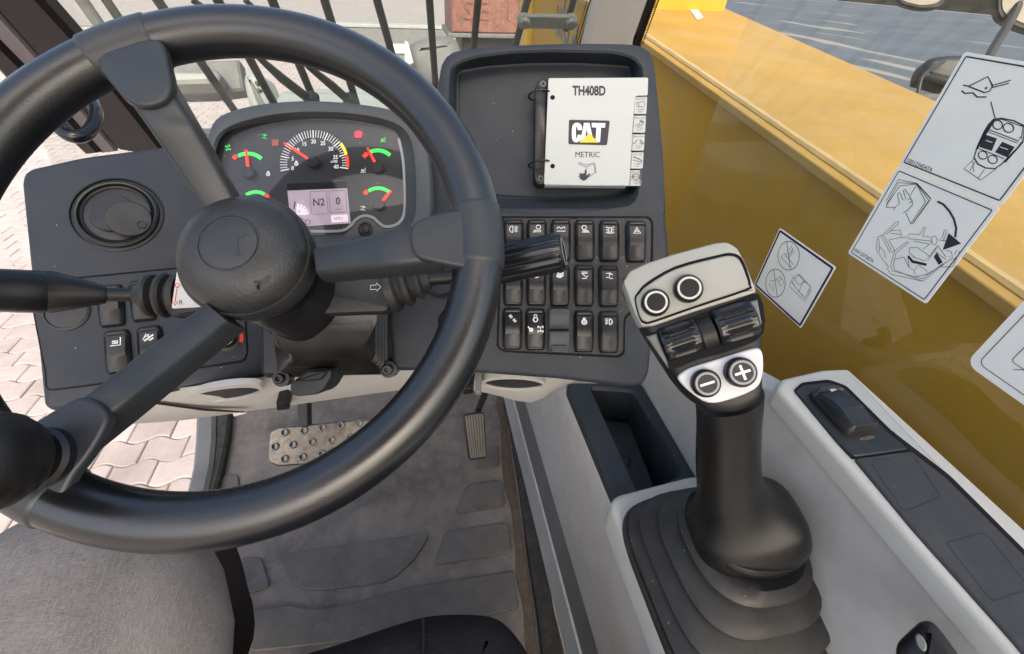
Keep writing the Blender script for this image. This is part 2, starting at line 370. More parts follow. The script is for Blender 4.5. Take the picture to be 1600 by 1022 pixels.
def paving(name, c1, c2, bump, big=False):
    mt, t, b, L = nodes(name); N = t.nodes.new
    tc = N('ShaderNodeTexCoord'); oi = N('ShaderNodeObjectInfo')
    geo = N('ShaderNodeNewGeometry')
    n1 = N('ShaderNodeTexNoise'); n1.inputs['Scale'].default_value = 3.0; n1.inputs['Detail'].default_value = 9; n1.inputs['Roughness'].default_value = .7
    L.new(geo.outputs['Position'], n1.inputs['Vector'])
    n2 = N('ShaderNodeTexNoise'); n2.inputs['Scale'].default_value = 160; n2.inputs['Detail'].default_value = 4; L.new(geo.outputs['Position'], n2.inputs['Vector'])
    ad = N('ShaderNodeMath'); ad.operation = 'MULTIPLY_ADD'; ad.inputs[1].default_value = .35; L.new(oi.outputs['Random'], ad.inputs[0]); L.new(n1.outputs[0], ad.inputs[2])
    a3 = N('ShaderNodeMath'); a3.operation = 'MULTIPLY_ADD'; a3.inputs[1].default_value = .3; L.new(n2.outputs[0], a3.inputs[0]); L.new(ad.outputs[0], a3.inputs[2])
    r = N('ShaderNodeMapRange'); r.inputs['From Min'].default_value = .5; r.inputs['From Max'].default_value = 1.1; L.new(a3.outputs[0], r.inputs[0])
    mx = N('ShaderNodeMix'); mx.data_type = 'RGBA'; mx.inputs['A'].default_value = (*c1, 1); mx.inputs['B'].default_value = (*c2, 1); L.new(r.outputs[0], mx.inputs['Factor'])
    c = mx.outputs['Result']
    if big:
        br = N('ShaderNodeTexBrick'); br.inputs['Scale'].default_value = 1; br.inputs['Brick Width'].default_value = .24; br.inputs['Row Height'].default_value = .17; br.inputs['Mortar Size'].default_value = .006
        br.inputs['Color1'].default_value = (1, 1, 1, 1); br.inputs['Color2'].default_value = (.9, .9, .9, 1); br.inputs['Mortar'].default_value = (.6, .57, .53, 1); L.new(geo.outputs['Position'], br.inputs['Vector'])
        mu = N('ShaderNodeMix'); mu.data_type = 'RGBA'; mu.blend_type = 'MULTIPLY'; mu.inputs['Factor'].default_value = 1; L.new(c, mu.inputs['A']); L.new(br.outputs[0], mu.inputs['B']); c = mu.outputs['Result']
    L.new(c, b.inputs['Base Color']); b.inputs['Roughness'].default_value = .9; b.inputs['Specular IOR Level'].default_value = .2
    bp = N('ShaderNodeBump'); bp.inputs['Strength'].default_value = bump; bp.inputs['Distance'].default_value = .003; L.new(n2.outputs[0], bp.inputs['Height']); L.new(bp.outputs[0], b.inputs['Normal'])
    return mt
M_PAVE = paving('paver_concrete', (.26, .222, .205), (.46, .405, .385), .5)
M_PAVEF = paving('paver_concrete_far', (.25, .225, .205), (.42, .385, .36), .3, True)
M_SAND = surf('joint_sand', (.16, .13, .11), .95, .5, 200, var=.3, patch=10)

def shaded_yard():  # yard shade as blue-grey colour, sunlit spots painted in as cream noise patches
    mt, t, b, L = nodes('painted_yard_shade'); N = t.nodes.new; geo = N('ShaderNodeNewGeometry')
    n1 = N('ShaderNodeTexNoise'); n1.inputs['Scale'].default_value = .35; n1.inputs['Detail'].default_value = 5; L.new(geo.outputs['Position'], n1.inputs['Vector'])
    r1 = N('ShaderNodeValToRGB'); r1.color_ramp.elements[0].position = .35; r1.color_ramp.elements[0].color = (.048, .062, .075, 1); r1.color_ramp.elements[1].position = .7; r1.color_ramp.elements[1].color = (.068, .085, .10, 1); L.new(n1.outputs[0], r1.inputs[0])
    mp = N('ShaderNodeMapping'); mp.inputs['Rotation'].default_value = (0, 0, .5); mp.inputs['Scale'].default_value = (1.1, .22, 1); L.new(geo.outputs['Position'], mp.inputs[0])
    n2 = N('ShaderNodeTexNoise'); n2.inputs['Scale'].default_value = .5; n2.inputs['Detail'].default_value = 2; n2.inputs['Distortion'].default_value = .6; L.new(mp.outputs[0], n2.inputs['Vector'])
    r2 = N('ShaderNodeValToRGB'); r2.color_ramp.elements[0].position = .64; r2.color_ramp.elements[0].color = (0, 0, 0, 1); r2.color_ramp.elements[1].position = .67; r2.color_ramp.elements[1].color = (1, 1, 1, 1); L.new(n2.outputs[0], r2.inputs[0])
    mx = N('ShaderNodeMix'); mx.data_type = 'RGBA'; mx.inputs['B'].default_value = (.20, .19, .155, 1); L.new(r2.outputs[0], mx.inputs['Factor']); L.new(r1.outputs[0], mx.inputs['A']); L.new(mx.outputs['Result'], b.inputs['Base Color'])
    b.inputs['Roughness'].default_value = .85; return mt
M_YARDSH = shaded_yard()

# ------------------------------------------------------------------ reference planes of the cab
D = Fr(W(800, 511, .50), -CF, CX)                                     # dashboard face, turned to the driver
L_ = Fr(W(184, 335, .55), (.15610309, -.63963531, .75266094))         # left wing of the dashboard
_a, _b = L_.uv(40, 439), L_.uv(275, 420)
L_ = Fr(L_.o, L_.n, (L_.w(*_b) - L_.w(*_a)))
WN = Vector((-.0785181, -.6215944, .7793942))
WH = Fr((-.14090314, .31634511, .83579663), WN)                       # steering wheel plane
FL = Fr((0, 0, 0), (0, 0, 1), (1, 0, 0))
CON = Fr((0, 0, .45), (0, 0, 1), (1, 0, 0))
RL = Fr((0, 0, .659), (0, 0, 1), (1, 0, 0))
GL = Fr((.47, 0, 0), (-1, 0, 0), (0, -1, 0))
_sd = ray(740, 690).normalized()
WSN = Vector((1, 0, 0)).cross(_sd); WSN = WSN if WSN.y < 0 else -WSN  # windscreen normal, towards the driver
WS = Fr(W(600, 100, .85), WSN, (1, 0, 0))
WS2 = Fr(WS.o - WS.n * .06, WSN, (1, 0, 0))                           # guard bars, just outside
GZ = -1.0
GR = Fr((0, 0, GZ), (0, 0, 1), (1, 0, 0))

# ================================================================== STRUCTURE
# ---- ground
g = MB().box(-80, 60, -60, 120, GZ - .25, GZ - .014)
ground = props(obj('paved_ground', g, M_PAVEF, sharp=None), 'cream interlocking concrete block paving of the yard', None, None, 'structure')
yd = MB().box(6.5, 59, -30, 110, GZ - .2, GZ - .006)  # ground in shade: shade and sun dapples come from its colour
props(obj('shaded_ground', yd, M_YARDSH, sharp=None), 'yard beyond the yellow boom, its blue grey shade and pale sun patches painted on', None, None, 'structure')
sand = MB().box(-13, 6.4, -1.2, 19, GZ - .15, GZ - .010)
props(obj('sand_bed', sand, M_SAND, ground, sharp=None))
PL_, PW = .200, .142
def paver_mesh(sign):
    n = 12; a = .017 * sign; gp = .003
    lo = [(-PL_ / 2 + gp + (PL_ - 2 * gp) * i / n) for i in range(n + 1)]
    low = [(x, -PW / 2 + gp + a * math.sin(2 * PI * (x / PL_ + .5))) for x in lo]
    top = [(x, PW / 2 - gp + a * math.sin(2 * PI * (x / PL_ + .5))) for x in reversed(lo)]
    return MB().prism(IDF, low + top, -.05, 0, .005)
pm = [mesh_local('paver', paver_mesh(1), M_PAVE), mesh_local('paver', paver_mesh(-1), M_PAVE)]
def project(p):
    q = Vector(p) - EYE; z = q.dot(CF)
    return (800 + FPX * q.dot(CX) / z, 511 + FPX * q.dot(CD) / z, z) if z > .05 else (-999, -999, z)
cand = []
for j in range(-6, 132):
    y = j * PW
    for i in range(-66, 32):
        x = i * PL_ + (PL_ / 2 if j % 2 else 0)
        px, py, z = project((x, y, GZ))
        aside = -7.5 < x < -.70 and y < 9
        if not aside and (z < .3 or not (-60 < px < 1030 and -30 < py < 1000)): continue
        near = (px < 130 and 180 < py < 700) or (90 < px < 340 and 590 < py < 830)
        under = px < 200 and 600 < py < 1000
        front = py < 260 and px < 900
        near = near and z > .3; front = front and z > .3
        if not (near or front or under or aside): continue
        cand.append((z + (0 if near or front else 40), x, y, j))
cand.sort()
for z, x, y, j in cand[:298]:
    o = inst('paver', pm[j % 2], Matrix.Translation((x + random.uniform(-.002, .002), y, GZ + random.uniform(-.003, .002))) @ Matrix.Rotation(random.uniform(-.012, .012), 4, 'Z') @ Matrix.Rotation(random.uniform(-.008, .008), 4, 'X'), ground)
far = MB(); pb = [paver_mesh(1), paver_mesh(-1)]
for z, x, y, j in cand[298:8500]:
    d = Vector((x, y, GZ + random.uniform(-.004, .002))); q = pb[j % 2]
    far.add([v + d for v in q.v], q.f[1:])
obj('paving_blocks', far, M_PAVE, ground, kind='stuff')

# ---- cab shell
shell = MB().box(-.53, .19, -.9, 1.02, -.06, -.004)
floor = props(obj('cab_floor', shell, M_STRIPD), 'steel floor of the operator cab under the rubber mat', None, None, 'structure')
toe = MB().add([(-.55, 1.0, -.05), (.19, 1.0, -.05), (.19, 1.22, .42), (-.55, 1.22, .42), (-.55, 1.03, -.06), (.19, 1.03, -.06), (.19, 1.25, .42), (-.55, 1.25, .42)],
               [(0, 1, 2, 3), (5, 4, 7, 6), (0, 3, 7, 4), (1, 5, 6, 2), (3, 2, 6, 7), (0, 4, 5, 1)])
props(obj('toe_board', toe, M_MAT), 'dusty sloping front wall of the footwell', None, None, 'structure')
bulk = MB().box(-.56, .46, 1.16, 1.20, -.05, .68)
props(obj('front_bulkhead', bulk, M_GREYP), 'steel front wall of the cab below the windscreen', None, None, 'structure')
roof = MB().box(-.78, .58, -1.3, -.20, 1.78, 1.84)
props(obj('cab_roof', roof, M_ROOF), 'pale lined roof of the operator cab', None, None, 'structure')
rg = MB().add([(-.78, -.20, 1.80), (.5, -.20, 1.80), (.5, .62, 1.76), (-.78, .62, 1.76)], [(0, 1, 2, 3)])
props(obj('roof_window', rg, M_GLASS, sharp=None), 'clear roof window at the front of the cab', None, None, 'structure')

# right side window
q = MB().add([(.47, -.8, .25), (.47, .74, .25), (.47, .60, 1.78), (.47, -.8, 1.78)], [(0, 1, 2, 3)])
props(obj('side_window', q, M_GLASS, sharp=None), 'large right side window of the cab carrying safety decals', None, None, 'structure')
# windscreen between the pillars
a, b = WS.uv(30, 240), WS.uv(-120, -420)
c, d = WS.uv(1500, -420), WS.uv(985, 95)
pts = [WS.uv(100, 300), WS.uv(-60, -60), WS.uv(-180, -330), WS.uv(1230, -330), WS.uv(1005, -10), WS.uv(960, 130)]
q = MB().flat(WS, pts, 0)
props(obj('windscreen', q, M_WSCR, sharp=None), 'raked front windscreen of the cab with dust and scratches', None, None, 'structure')

# ---- pillars
def strip(fr, pa, pb_, wa, wb, h0, h1):
    """a bar on plane fr between two places, its edges given left/right"""
    pts = [fr.uv(pa[0] + wa[0], pa[1] + wa[1], h1), fr.uv(pa[0] + wa[2], pa[1] + wa[3], h1), fr.uv(pb_[0] + wb[2], pb_[1] + wb[3], h1), fr.uv(pb_[0] + wb[0], pb_[1] + wb[1], h1)]
    return MB().prism(fr, pts, h0, h1, .003)
pl = thing('cab_pillar', WS.w(*WS.uv(60, 100)), 'black front pillar with a mauve grey centre strip beside the open doorway', 'pillar')
def quad(fr, pts, h0, h1, ch=.003): return MB().prism(fr, fr.P(pts, h1), h0, h1, ch)
obj('pillar_seal', quad(WS, [(-110, -196), (-10, -110), (63, 0), (128, 72), (268, 250), (183, 236), (70, 104), (0, 26), (-210, -212)], .0, .03, .008), M_PILLD, pl)
obj('pillar_strip', quad(WS, [(-212, -214), (0, 25), (70, 103), (184, 238), (158, 241), (48, 119), (0, 71), (-270, -220)], .0, .022, .004), M_PILLG, pl)
obj('pillar_seal', quad(WS, [(-272, -222), (0, 69), (49, 118), (160, 242), (133, 245), (20, 140), (0, 118), (-330, -240)], .0, .03, .008), M_PILLD, pl)
dots = MB()
for i in range(30):
    t = i / 29; x = 40 + (130 - 40) * t + random.uniform(-.3, .3); y = -25 + (78 + 25) * t
    u, v = WS.uv(x + 3, y - 1.5, .004); dots.flat(WS, ell(u, v, .0028, n=8), .004)
obj('dotted_border', dots, M_GAP, pl, sharp=None)
pr = thing('cab_pillar', WS.w(*WS.uv(965, 30)), 'pale grey front pillar rising behind the document tray', 'pillar')
obj('pillar_cover', quad(WS, [(1030, -140), (998, -140), (932, -6), (906, 92), (900, 120), (985, 120), (992, 66), (1016, 0), (1075, -140)], .0, .022, .010), M_PILL, pr)
obj('pillar_seal', quad(WS, [(1076, -142), (1017, 0), (993, 66), (985, 122), (995, 122), (1003, 68), (1027, 0), (1092, -142)], -.01, .02, .003), M_PILLD, pr)
dots = MB()
for i in range(26):
    t = i / 25
    for k in range(3):
        x = 932 + (910 - 932) * t - 4 - k * 4.2; y = -4 + (68 + 4) * t - k * .8
        u, v = WS.uv(x, y, .004); dots.flat(WS, ell(u, v, .0022 - .0005 * k, n=8), .004)
for i in range(22):
    t = i / 21; x = 1030 + (1004 - 1030) * t; y = -2 + 70 * t
    u, v = WS.uv(x, y, .004); dots.flat(WS, ell(u, v, .002, n=8), .004)
obj('dotted_border', dots, M_GAP, pr, sharp=None)

# ================================================================== OUTSIDE
# ---- boom
bs = .118
def bz(y): return .715 + bs * y
BF = Fr((.62, 0, .715), (-1, 0, 0), (0, -1, -bs))
boom = thing('loader_boom', (.84, 0, .4), 'long yellow telescopic boom with a pale welded ledge beside the cab window', 'boom')
y0, y1 = -1.6, 2.55
q = MB()
for y in (y0, y1): pass
q.add([(.62, y0, bz(y0) - .02), (1.07, y0, bz(y0) - .02), (1.07, y0, bz(y0) - .60), (.62, y0, bz(y0) - .60),
       (.62, y1, bz(y1) - .02), (1.07, y1, bz(y1) - .02), (1.07, y1, bz(y1) - .60), (.62, y1, bz(y1) - .60)],
      [(0, 1, 2, 3), (7, 6, 5, 4), (0, 4, 5, 1), (1, 5, 6, 2), (2, 6, 7, 3), (3, 7, 4, 0)])
obj('side_plates', q, M_YEL, boom, bevel=.004)
q = MB().add([(.597, y0, bz(y0)), (1.085, y0, bz(y0)), (1.085, y0, bz(y0) - .016), (.597, y0, bz(y0) - .016),
              (.597, y1, bz(y1)), (1.085, y1, bz(y1)), (1.085, y1, bz(y1) - .016), (.597, y1, bz(y1) - .016)],
             [(0, 1, 2, 3), (7, 6, 5, 4), (0, 4, 5, 1), (1, 5, 6, 2), (2, 6, 7, 3), (3, 7, 4, 0)])
obj('top_plate', q, surf('dusty_yellow', (.31, .19, .04), .6, .2, 250, dust=.55, dcol=(.34, .255, .13), var=.12, patch=3, spec=.2), boom, bevel=.003)
wl = MB(); path = []; rad = []
for i in range(120):
    y = y0 + .05 + (y1 - y0 - .1) * i / 119; path.append((.622 + random.uniform(-.0005, .0005), y, bz(y) + .002)); rad.append(.0070 + random.uniform(-.0007, .0007))
wl.tube(path, rad, 8)
obj('weld_bead', wl, M_CREAMT, boom)
hb = MB().box(.585, 1.10, 2.56, 2.72, .45, 1.16)
obj('boom_head', hb, M_YELB, boom, bevel=.01)
text('lettering', 'ultra', BF, -2.0, -.118, .20, M_GREYP, boom, .003, 0, .85, .012)
post = MB().box(.80, 1.05, 1.64, 2.1, .90, 1.30)
lbF = Fr((.62, 0, .7155), (0, -bs, 1), (1, 0, 0))
obj('paint_label', MB().flat(lbF, lbF.P([(1076, 12), (1086, 9), (1099, 27), (1090, 31)], .002), .002), M_DECAL, boom, sharp=None)
obj('hose_guide', post, M_YELB, boom, bevel=.006)

# ---- windscreen guard
gd = thing('windscreen_guard', WS2.w(*WS2.uv(560, 60)), 'row of black steel guard bars outside the windscreen', 'guard')
def bar(px0, py0, px1, py1, wpx, t0=-.7, t1=1.25, fr=WS2, name='guard_bar', mat=M_STEELK, par=gd, hh=0.0):
    a = Vector(fr.uv(px0, py0, hh)); b = Vector(fr.uv(px1, py1, hh)); dd = b - a
    p, q_ = a + dd * t0, a + dd * t1
    mid = fr.w(*((a + b) / 2), hh); r = wpx * (mid - EYE).dot(CF) / FPX / 2
    return obj(name, MB().tube([fr.w(*p, hh), fr.w(*q_, hh)], r, 10), mat, par)
bar(246, 0, 363, 168, 13)
bar(340, 0, 425, 156, 13)
bar(425, 0, 490, 155, 12.5)
bar(507, 0, 556, 158, 12)
bar(589, 0, 628, 140, 11.5)
bar(671, 0, 681, 140, 11)
bar(747, 0, 740, 75, 11, -1.6, 2)
bar(824, 0, 807, 66, 11, -1.6, 2)
bar(896, 0, 880, 60, 10, -1.6, .75)
p0, p1 = WS2.uv(817, 24), WS2.uv(890, 25)
q = MB().prism(WS2, roundpoly([(p0[0] - .008, p0[1] - .014), (p1[0] + .008, p1[1] - .014), (p1[0] + .008, p1[1] + .014), (p0[0] - .008, p0[1] + .014)], .01), .012, .018, .002)
obj('clamp_plate', q, M_GREYP, gd)
for pp in (p0, p1):
    obj('clamp_collar', MB().rev(WS2.w(*pp, .0), WS2.n, [(.012, .006), (.012, .020), (.009, .024)], 16), M_GREYP, gd)
wp = []
for k, (pts, lab) in enumerate((([(300, 0), (333, 21), (410, 95), (440, 122), (487, 158)], 'slim black wiper arm crossing the guard bars, nearer the left pillar'),
                ([(383, 0), (406, 22), (483, 105), (520, 135), (548, 160)], 'slim black wiper arm crossing the guard bars, nearer the document tray'))):
    t = thing('wiper_arm', WS.w(*WS.uv(*pts[2])), lab, 'wiper', 'wiper arms on the windscreen')
    P3 = [WS.w(*WS.uv(x, y, -.02), -.02) for x, y in pts]
    obj('arm', MB().tube(P3, [.0045, .0048, .006, .009, .009], 8), M_STEELK, t)
    e = P3[-1]
    obj('pivot', MB().rev(e, WS.n, [(.016, -.012), (.016, .008), (.011, .012)], 16), M_STEELK, t)

# ---- grab rail outside by left pillar (two tubes)
gr = thing('grab_rail', W(150, 20, 1.1), 'pair of grey steel tubes standing outside the windscreen by the black pillar', 'rail')
obj('rail_tube', MB().tube([W(40, -110, 1.0), W(128, 0, 1.1), W(185, 82, 1.2), W(300, 240, 1.45)], .014, 12), M_GREYP, gr)
obj('rail_tube', MB().tube([W(80, -110, 1.02), W(166, 0, 1.12), W(222, 82, 1.22), W(335, 240, 1.47)], .011, 12), M_STEELK, gr)
# black loop handle on the pillar
gh = thing('cab_grab_loop', W(120, 190, .66), 'glossy black loop handle on the front pillar above the dashboard', 'handle')
hp = smooth([(40, 120, .60), (84, 178, .60), (98, 205, .60), (120, 214, .60), (142, 203, .62), (150, 178, .64), (140, 150, .66), (128, 130, .68)], 6, False)
obj('loop', MB().tube([W(*p) for p in hp], .0085, 12), M_GLOSS, gh)
obj('mount', MB().rev(W(128, 132, .68), WS.n, [(.014, -.02), (.014, .006), (.01, .01)], 16), M_GLOSS, gh)

# ---- things in front of the machine
rb = thing('ballast_block', (.9, 6.4, 0), 'weathered red steel block with raised letters beyond the guard bars', 'block')
def onz(px, py, z): d = ray(px, py); return EYE + d * ((z - 1) / d.z)
RBF = Fr(W(757, 22, 5.2), (0, -1, 0), (1, 0, 0))
pts = RBF.P([(706, 52), (812, 54), (812, -60), (704, -60)])
q = MB().prism(RBF, pts, -1.0, 0, .02)
obj('body', q, M_REDP, rb)
u0, v0 = RBF.uv(764, 18)
for c_, dx in (('S', -.24), ('E', -.06), ('1', .24)): text('letter', c_, RBF, u0 + dx, v0, .26, M_REDP, rb, .006, 0, 1.0, .01, ext=.006)
q = MB().prism(RBF, RBF.P([(722, 54), (808, 56), (806, 250), (722, 250)], -.1), -.9, -.1, .01)
obj('stand', q, M_STEELK, rb)
q = MB().prism(RBF, RBF.P([(700, 52), (820, 54), (820, 61), (700, 59)], .02), -.95, .02, .01)
obj('ledge', q, M_GREYP, rb)

def dome(frx, pxs, h0, h1, ch, steps=4): return MB().prism(frx, smooth(frx.P(pxs, h1), 5), h0, h1, ch, steps)
MGF = Fr(W(680, 100, 1.9), (-.1, -.85, .5), (1, 0, 0))
fm = thing('mudguard', W(680, 100, 2.0), 'rounded dusty grey mudguard just beyond the dashboard', 'mudguard')
obj('shell', dome(MGF, [(636, 66), (660, 52), (690, 48), (712, 54), (722, 80), (728, 130), (700, 150), (668, 132), (642, 100)], -.25, .0, .06), M_GREYP, fm)
obj('edge_flap', MB().prism(MGF, MGF.P([(632, 62), (638, 66), (646, 98), (640, 101), (632, 98)], .01), -.03, .01, .004), M_SENS, fm)
ml = thing('marker_plate', W(622, 76, 2.3), 'small white plate beside the dusty mudguard', 'plate')
MPF = Fr(W(622, 76, 2.3), (0, -.9, .4), (1, 0, 0))
obj('plate', MB().prism(MPF, MPF.P([(607, 68), (638, 68), (638, 84), (607, 84)]), -.02, 0, .004), M_SENS, ml)
obj('bracket', MB().prism(MPF, MPF.P([(608, 84), (634, 85), (634, 96), (608, 96)], -.01), -.04, -.01, .003), M_GREYP, ml)

cb = thing('concrete_barrier', (0, 9, -1), 'long low grey concrete barrier lying on the pavers ahead', 'barrier')
b0, b1 = onz(380, 88, GZ), onz(700, 88, GZ)
yb = (b0.y + b1.y) / 2
q = MB().add([(b0.x, yb, GZ), (b1.x, yb, GZ), (b1.x, yb + .6, GZ), (b0.x, yb + .6, GZ), (b0.x, yb + .1, GZ + .62), (b1.x, yb + .1, GZ + .62), (b1.x, yb + .45, GZ + .62), (b0.x, yb + .45, GZ + .62)],
             [(3, 2, 1, 0), (4, 5, 6, 7), (0, 1, 5, 4), (1, 2, 6, 5), (2, 3, 7, 6), (3, 0, 4, 7)])
obj('body', q, M_GREYP, cb, bevel=.03)
q = MB().add([(b0.x + .02, yb + .08, GZ + .622), (b1.x - .02, yb + .08, GZ + .622), (b1.x - .02, yb + .47, GZ + .622), (b0.x + .02, yb + .47, GZ + .622),
              (b0.x + .02, yb + .08, GZ + .70), (b1.x - .02, yb + .08, GZ + .70), (b1.x - .02, yb + .47, GZ + .70), (b0.x + .02, yb + .47, GZ + .70)],
             [(3, 2, 1, 0), (4, 5, 6, 7), (0, 1, 5, 4), (1, 2, 6, 5), (2, 3, 7, 6), (3, 0, 4, 7)])
obj('capping', q, M_PALEP, cb, bevel=.015)

lm = thing('lamp_bracket', W(310, 125, 1.5), 'grey lamp box on a dark bracket seen under the top of the wheel rim', 'lamp bracket')
LMF = Fr(W(310, 122, 1.5), (0, -.8, .6), (1, 0, 0))
obj('lamp_box', MB().prism(LMF, LMF.P([(262, 111), (330, 112), (336, 128), (262, 130)]), -.10, 0, .01), M_PALEP, lm)
obj('crossbar', MB().prism(LMF, LMF.P([(262, 96), (372, 92), (380, 140), (330, 146), (290, 147), (262, 147)], -.07), -.13, -.07, .008), M_GREYP, lm)
obj('pivot_boss', MB().rev(LMF.w(*LMF.uv(336, 122, .0)), LMF.n, [(.022, -.05), (.022, .012), (.016, .018)], 18), M_GREYP, lm)
cf = thing('fender', W(395, 140, 1.35), 'pale curved fender plate standing behind the instrument hood', 'fender')
CFF = Fr(W(392, 135, 1.3), (-.2, -.85, .45), (1, 0, 0))
obj('shell', dome(CFF, [(375, 122), (384, 108), (398, 112), (408, 132), (420, 165), (440, 200), (405, 200), (385, 165)], -.10, 0, .03), M_PALEP, cf)
for k, (x, y) in enumerate(((402, 130), (405, 141))):
    obj('bolt', MB().rev(CFF.w(*CFF.uv(x, y, .0)), CFF.n, [(.005, -.01), (.005, .006)], 8), M_SCREW, cf)
cw = thing('dash_reflection', W(520, 180, 1.1), 'smooth pale grey form outside the windscreen in place of the mirrored dash top', 'reflection')
CWF = Fr(W(520, 170, 1.15), (0, -.35, .94), (1, 0, 0))  # pale form added to stand for the dash top mirrored in the glass
obj('cover', dome(CWF, [(420, 170), (432, 142), (455, 134), (520, 131), (600, 128), (650, 130), (700, 150), (740, 260), (560, 300), (420, 260)], -.12, 0, .03), M_PALEP, cw)

# ---- side mirror on the far side of the boom
sm = thing('wing_mirror', W(1480, 110, 1.7), 'black side mirror on a bent arm beyond the boom', 'mirror')
obj('arm', MB().tube([W(x, y, d) for x, y, d in smooth([(1640, -60, 1.75), (1598, -6, 1.75), (1580, 30, 1.75), (1548, 84, 1.72), (1528, 128, 1.70)], 5, False)], .016, 10), M_STEELK, sm)
MRF = Fr(W(1580, 0, 1.75), (-.6, -.75, .2))
obj('mirror_head', MB().prism(MRF, MRF.P(roundpoly([(1556, -70), (1660, -70), (1660, 62), (1600, 50), (1556, 30)], 18)), -.05, 0, .008), M_STEELK, sm)
obj('mirror_glass', MB().prism(MRF, MRF.P(roundpoly([(1568, -70), (1650, -70), (1650, 48), (1602, 38), (1566, 20)], 14), .004), .0, .004), M_MIRR, sm)
BRF = Fr(W(1475, 115, 1.68), (-.5, -.75, .45))
obj('bracket', dome(BRF, [(1440, 120), (1452, 92), (1478, 84), (1520, 84), (1545, 98), (1535, 140), (1490, 136), (1452, 126)], -.09, 0, .03), M_STEELK, sm)
obj('hose', MB().tube([W(x, y, d) for x, y, d in smooth([(1475, 96, 1.66), (1455, 108, 1.63), (1440, 122, 1.62), (1434, 150, 1.62)], 6, False)], .006, 8), M_STEELK, sm)
obj('foot_plate', MB().prism(BRF, BRF.P([(1424, 144), (1480, 146), (1480, 175), (1462, 170)], -.02), -.05, -.02, .003), M_STEELK, sm)
fm2 = thing('framed_mirror', W(1440, 0, 2.2), 'rounded black framed mirror at the top of the side window', 'mirror')
F2 = Fr(W(1440, 0, 2.2), (-.6, -.75, .2))
obj('frame', MB().prism(F2, F2.P(roundpoly([(1395, -60), (1490, -60), (1475, 12), (1440, 16), (1400, 6)], 14)), -.05, 0, .008), M_STEELK, fm2)
obj('glass', MB().prism(F2, F2.P(roundpoly([(1402, -60), (1482, -60), (1470, 4), (1440, 9), (1406, 0)], 12), .003), 0, .003), M_MIRR, fm2)

# ================================================================== FLOOR
mat_ = thing('floor_mat', (-.2, .6, 0), 'dusty black moulded rubber mat with raised pads covering the cab floor', 'floor mat')
q = MB().prism(FL, FL.P([(352, 655), (560, 600), (790, 600), (812, 750), (838, 1022), (850, 1180), (200, 1180), (330, 775)]), -.003, .003, .002)
obj('base_sheet', q, M_MAT, mat_)
def pad(pts, r=.012, sm_=False):
    u = FL.P(pts, .006); u = smooth(u, 5) if sm_ else roundpoly(u, r)
    obj('raised_pad', MB().prism(FL, u, .002, .009, .0016), M_PAD, mat_)
pad([(744, 734), (752, 705), (778, 694), (781, 729)])
pad([(712, 803), (732, 757), (785, 751), (790, 791)])
pad([(677, 883), (697, 830), (794, 817), (800, 864)])
pad([(441, 866), (560, 848), (668, 834), (668, 842), (650, 872), (620, 900), (600, 910), (510, 921), (475, 921), (452, 905)], .006)
pad([(350, 876), (408, 870), (423, 918), (372, 930), (345, 930)])
pad([(340, 966), (452, 946), (480, 952), (515, 950), (560, 942), (640, 918), (803, 893), (810, 950), (640, 990), (470, 1010), (395, 1018)], .006)
pad([(340, 850), (398, 838), (398, 846), (345, 858)], .006)
pad([(345, 752), (352, 743), (372, 743), (374, 762), (340, 764)], .006)
# the door sill at left and the rubber edge strip at right
sl_ = thing('door_sill', (-.62, .7, 0), 'grey curved door sill strip with a black rubber seal by the open doorway', 'sill')
q = MB(); P3 = [(305, 640), (303, 690), (300, 730), (291, 770), (280, 820), (262, 900), (240, 1000)]
def ribbon3(fr, left, right, h0, h1, ch): return MB().prism(fr, fr.P(left + right[::-1], h1), h0, h1, ch)
obj('sill_strip', ribbon3(FL, [(306, 640), (304, 690), (300, 730), (290, 770), (270, 840), (240, 940)], [(336, 640), (335, 690), (331, 730), (322, 770), (305, 840), (280, 940)], -.0, .035, .008), M_GREYP, sl_)
obj('rubber_seal', ribbon3(FL, [(337, 640), (336, 690), (332, 730), (323, 770), (306, 840), (281, 940)], [(360, 640), (356, 680), (346, 730), (336, 770), (322, 840), (300, 940)], -.02, .028, .006), M_SILLR, sl_)
eg = thing('floor_edge_strip', (.18, .4, 0), 'black rubber strip along the floor below the grey console', 'strip')
obj('strip', ribbon3(FL, [(788, 612), (796, 660), (812, 760), (826, 860), (842, 960), (852, 1040), (868, 1180)], [(803, 612), (812, 660), (832, 760), (850, 860), (868, 960), (884, 1040), (906, 1180)], -.004, .03, .008), M_SILLR, eg)
dm = MB().prism(FL, smooth(FL.P([(774, 625), (786, 618), (797, 700), (812, 800), (826, 900), (838, 1000), (846, 1100), (832, 1100), (826, 1040), (820, 1000), (817, 950), (806, 900), (805, 860), (799, 800), (788, 760), (784, 720), (781, 660)], .0055), 5), .002, .0055, .002)
props(obj('floor_dirt', dm, M_DIRT), 'brown dirt gathered along the right edge of the floor mat', 'dirt', None, 'stuff')
cr = MB()
for i in range(260):
    x = random.gauss(800 + random.random() * 30, 12) if random.random() < .75 else random.uniform(420, 800); y = random.uniform(620, 1000)
    if x < 760 and random.random() < .5: continue
    if .75 > random.random(): x = 778 + (y - 620) * .155 + random.gauss(4, 9)
    u, v = FL.uv(x, y, .004); r = random.uniform(.0008, .0022)
    cr.add([(u - r, v - r, .003), (u + r, v - r * .6, .003), (u + r * .3, v + r, .003), (u, v, .003 + r * 1.6)], [(0, 2, 1), (0, 1, 3), (1, 2, 3), (2, 0, 3)])
props(obj('floor_crumbs', cr, surf('pale_grit', (.28, .245, .21), .9, 0, var=.5, patch=60), sharp=None), 'crumbs of soil and grit scattered on the floor mat', 'grit', None, 'stuff')

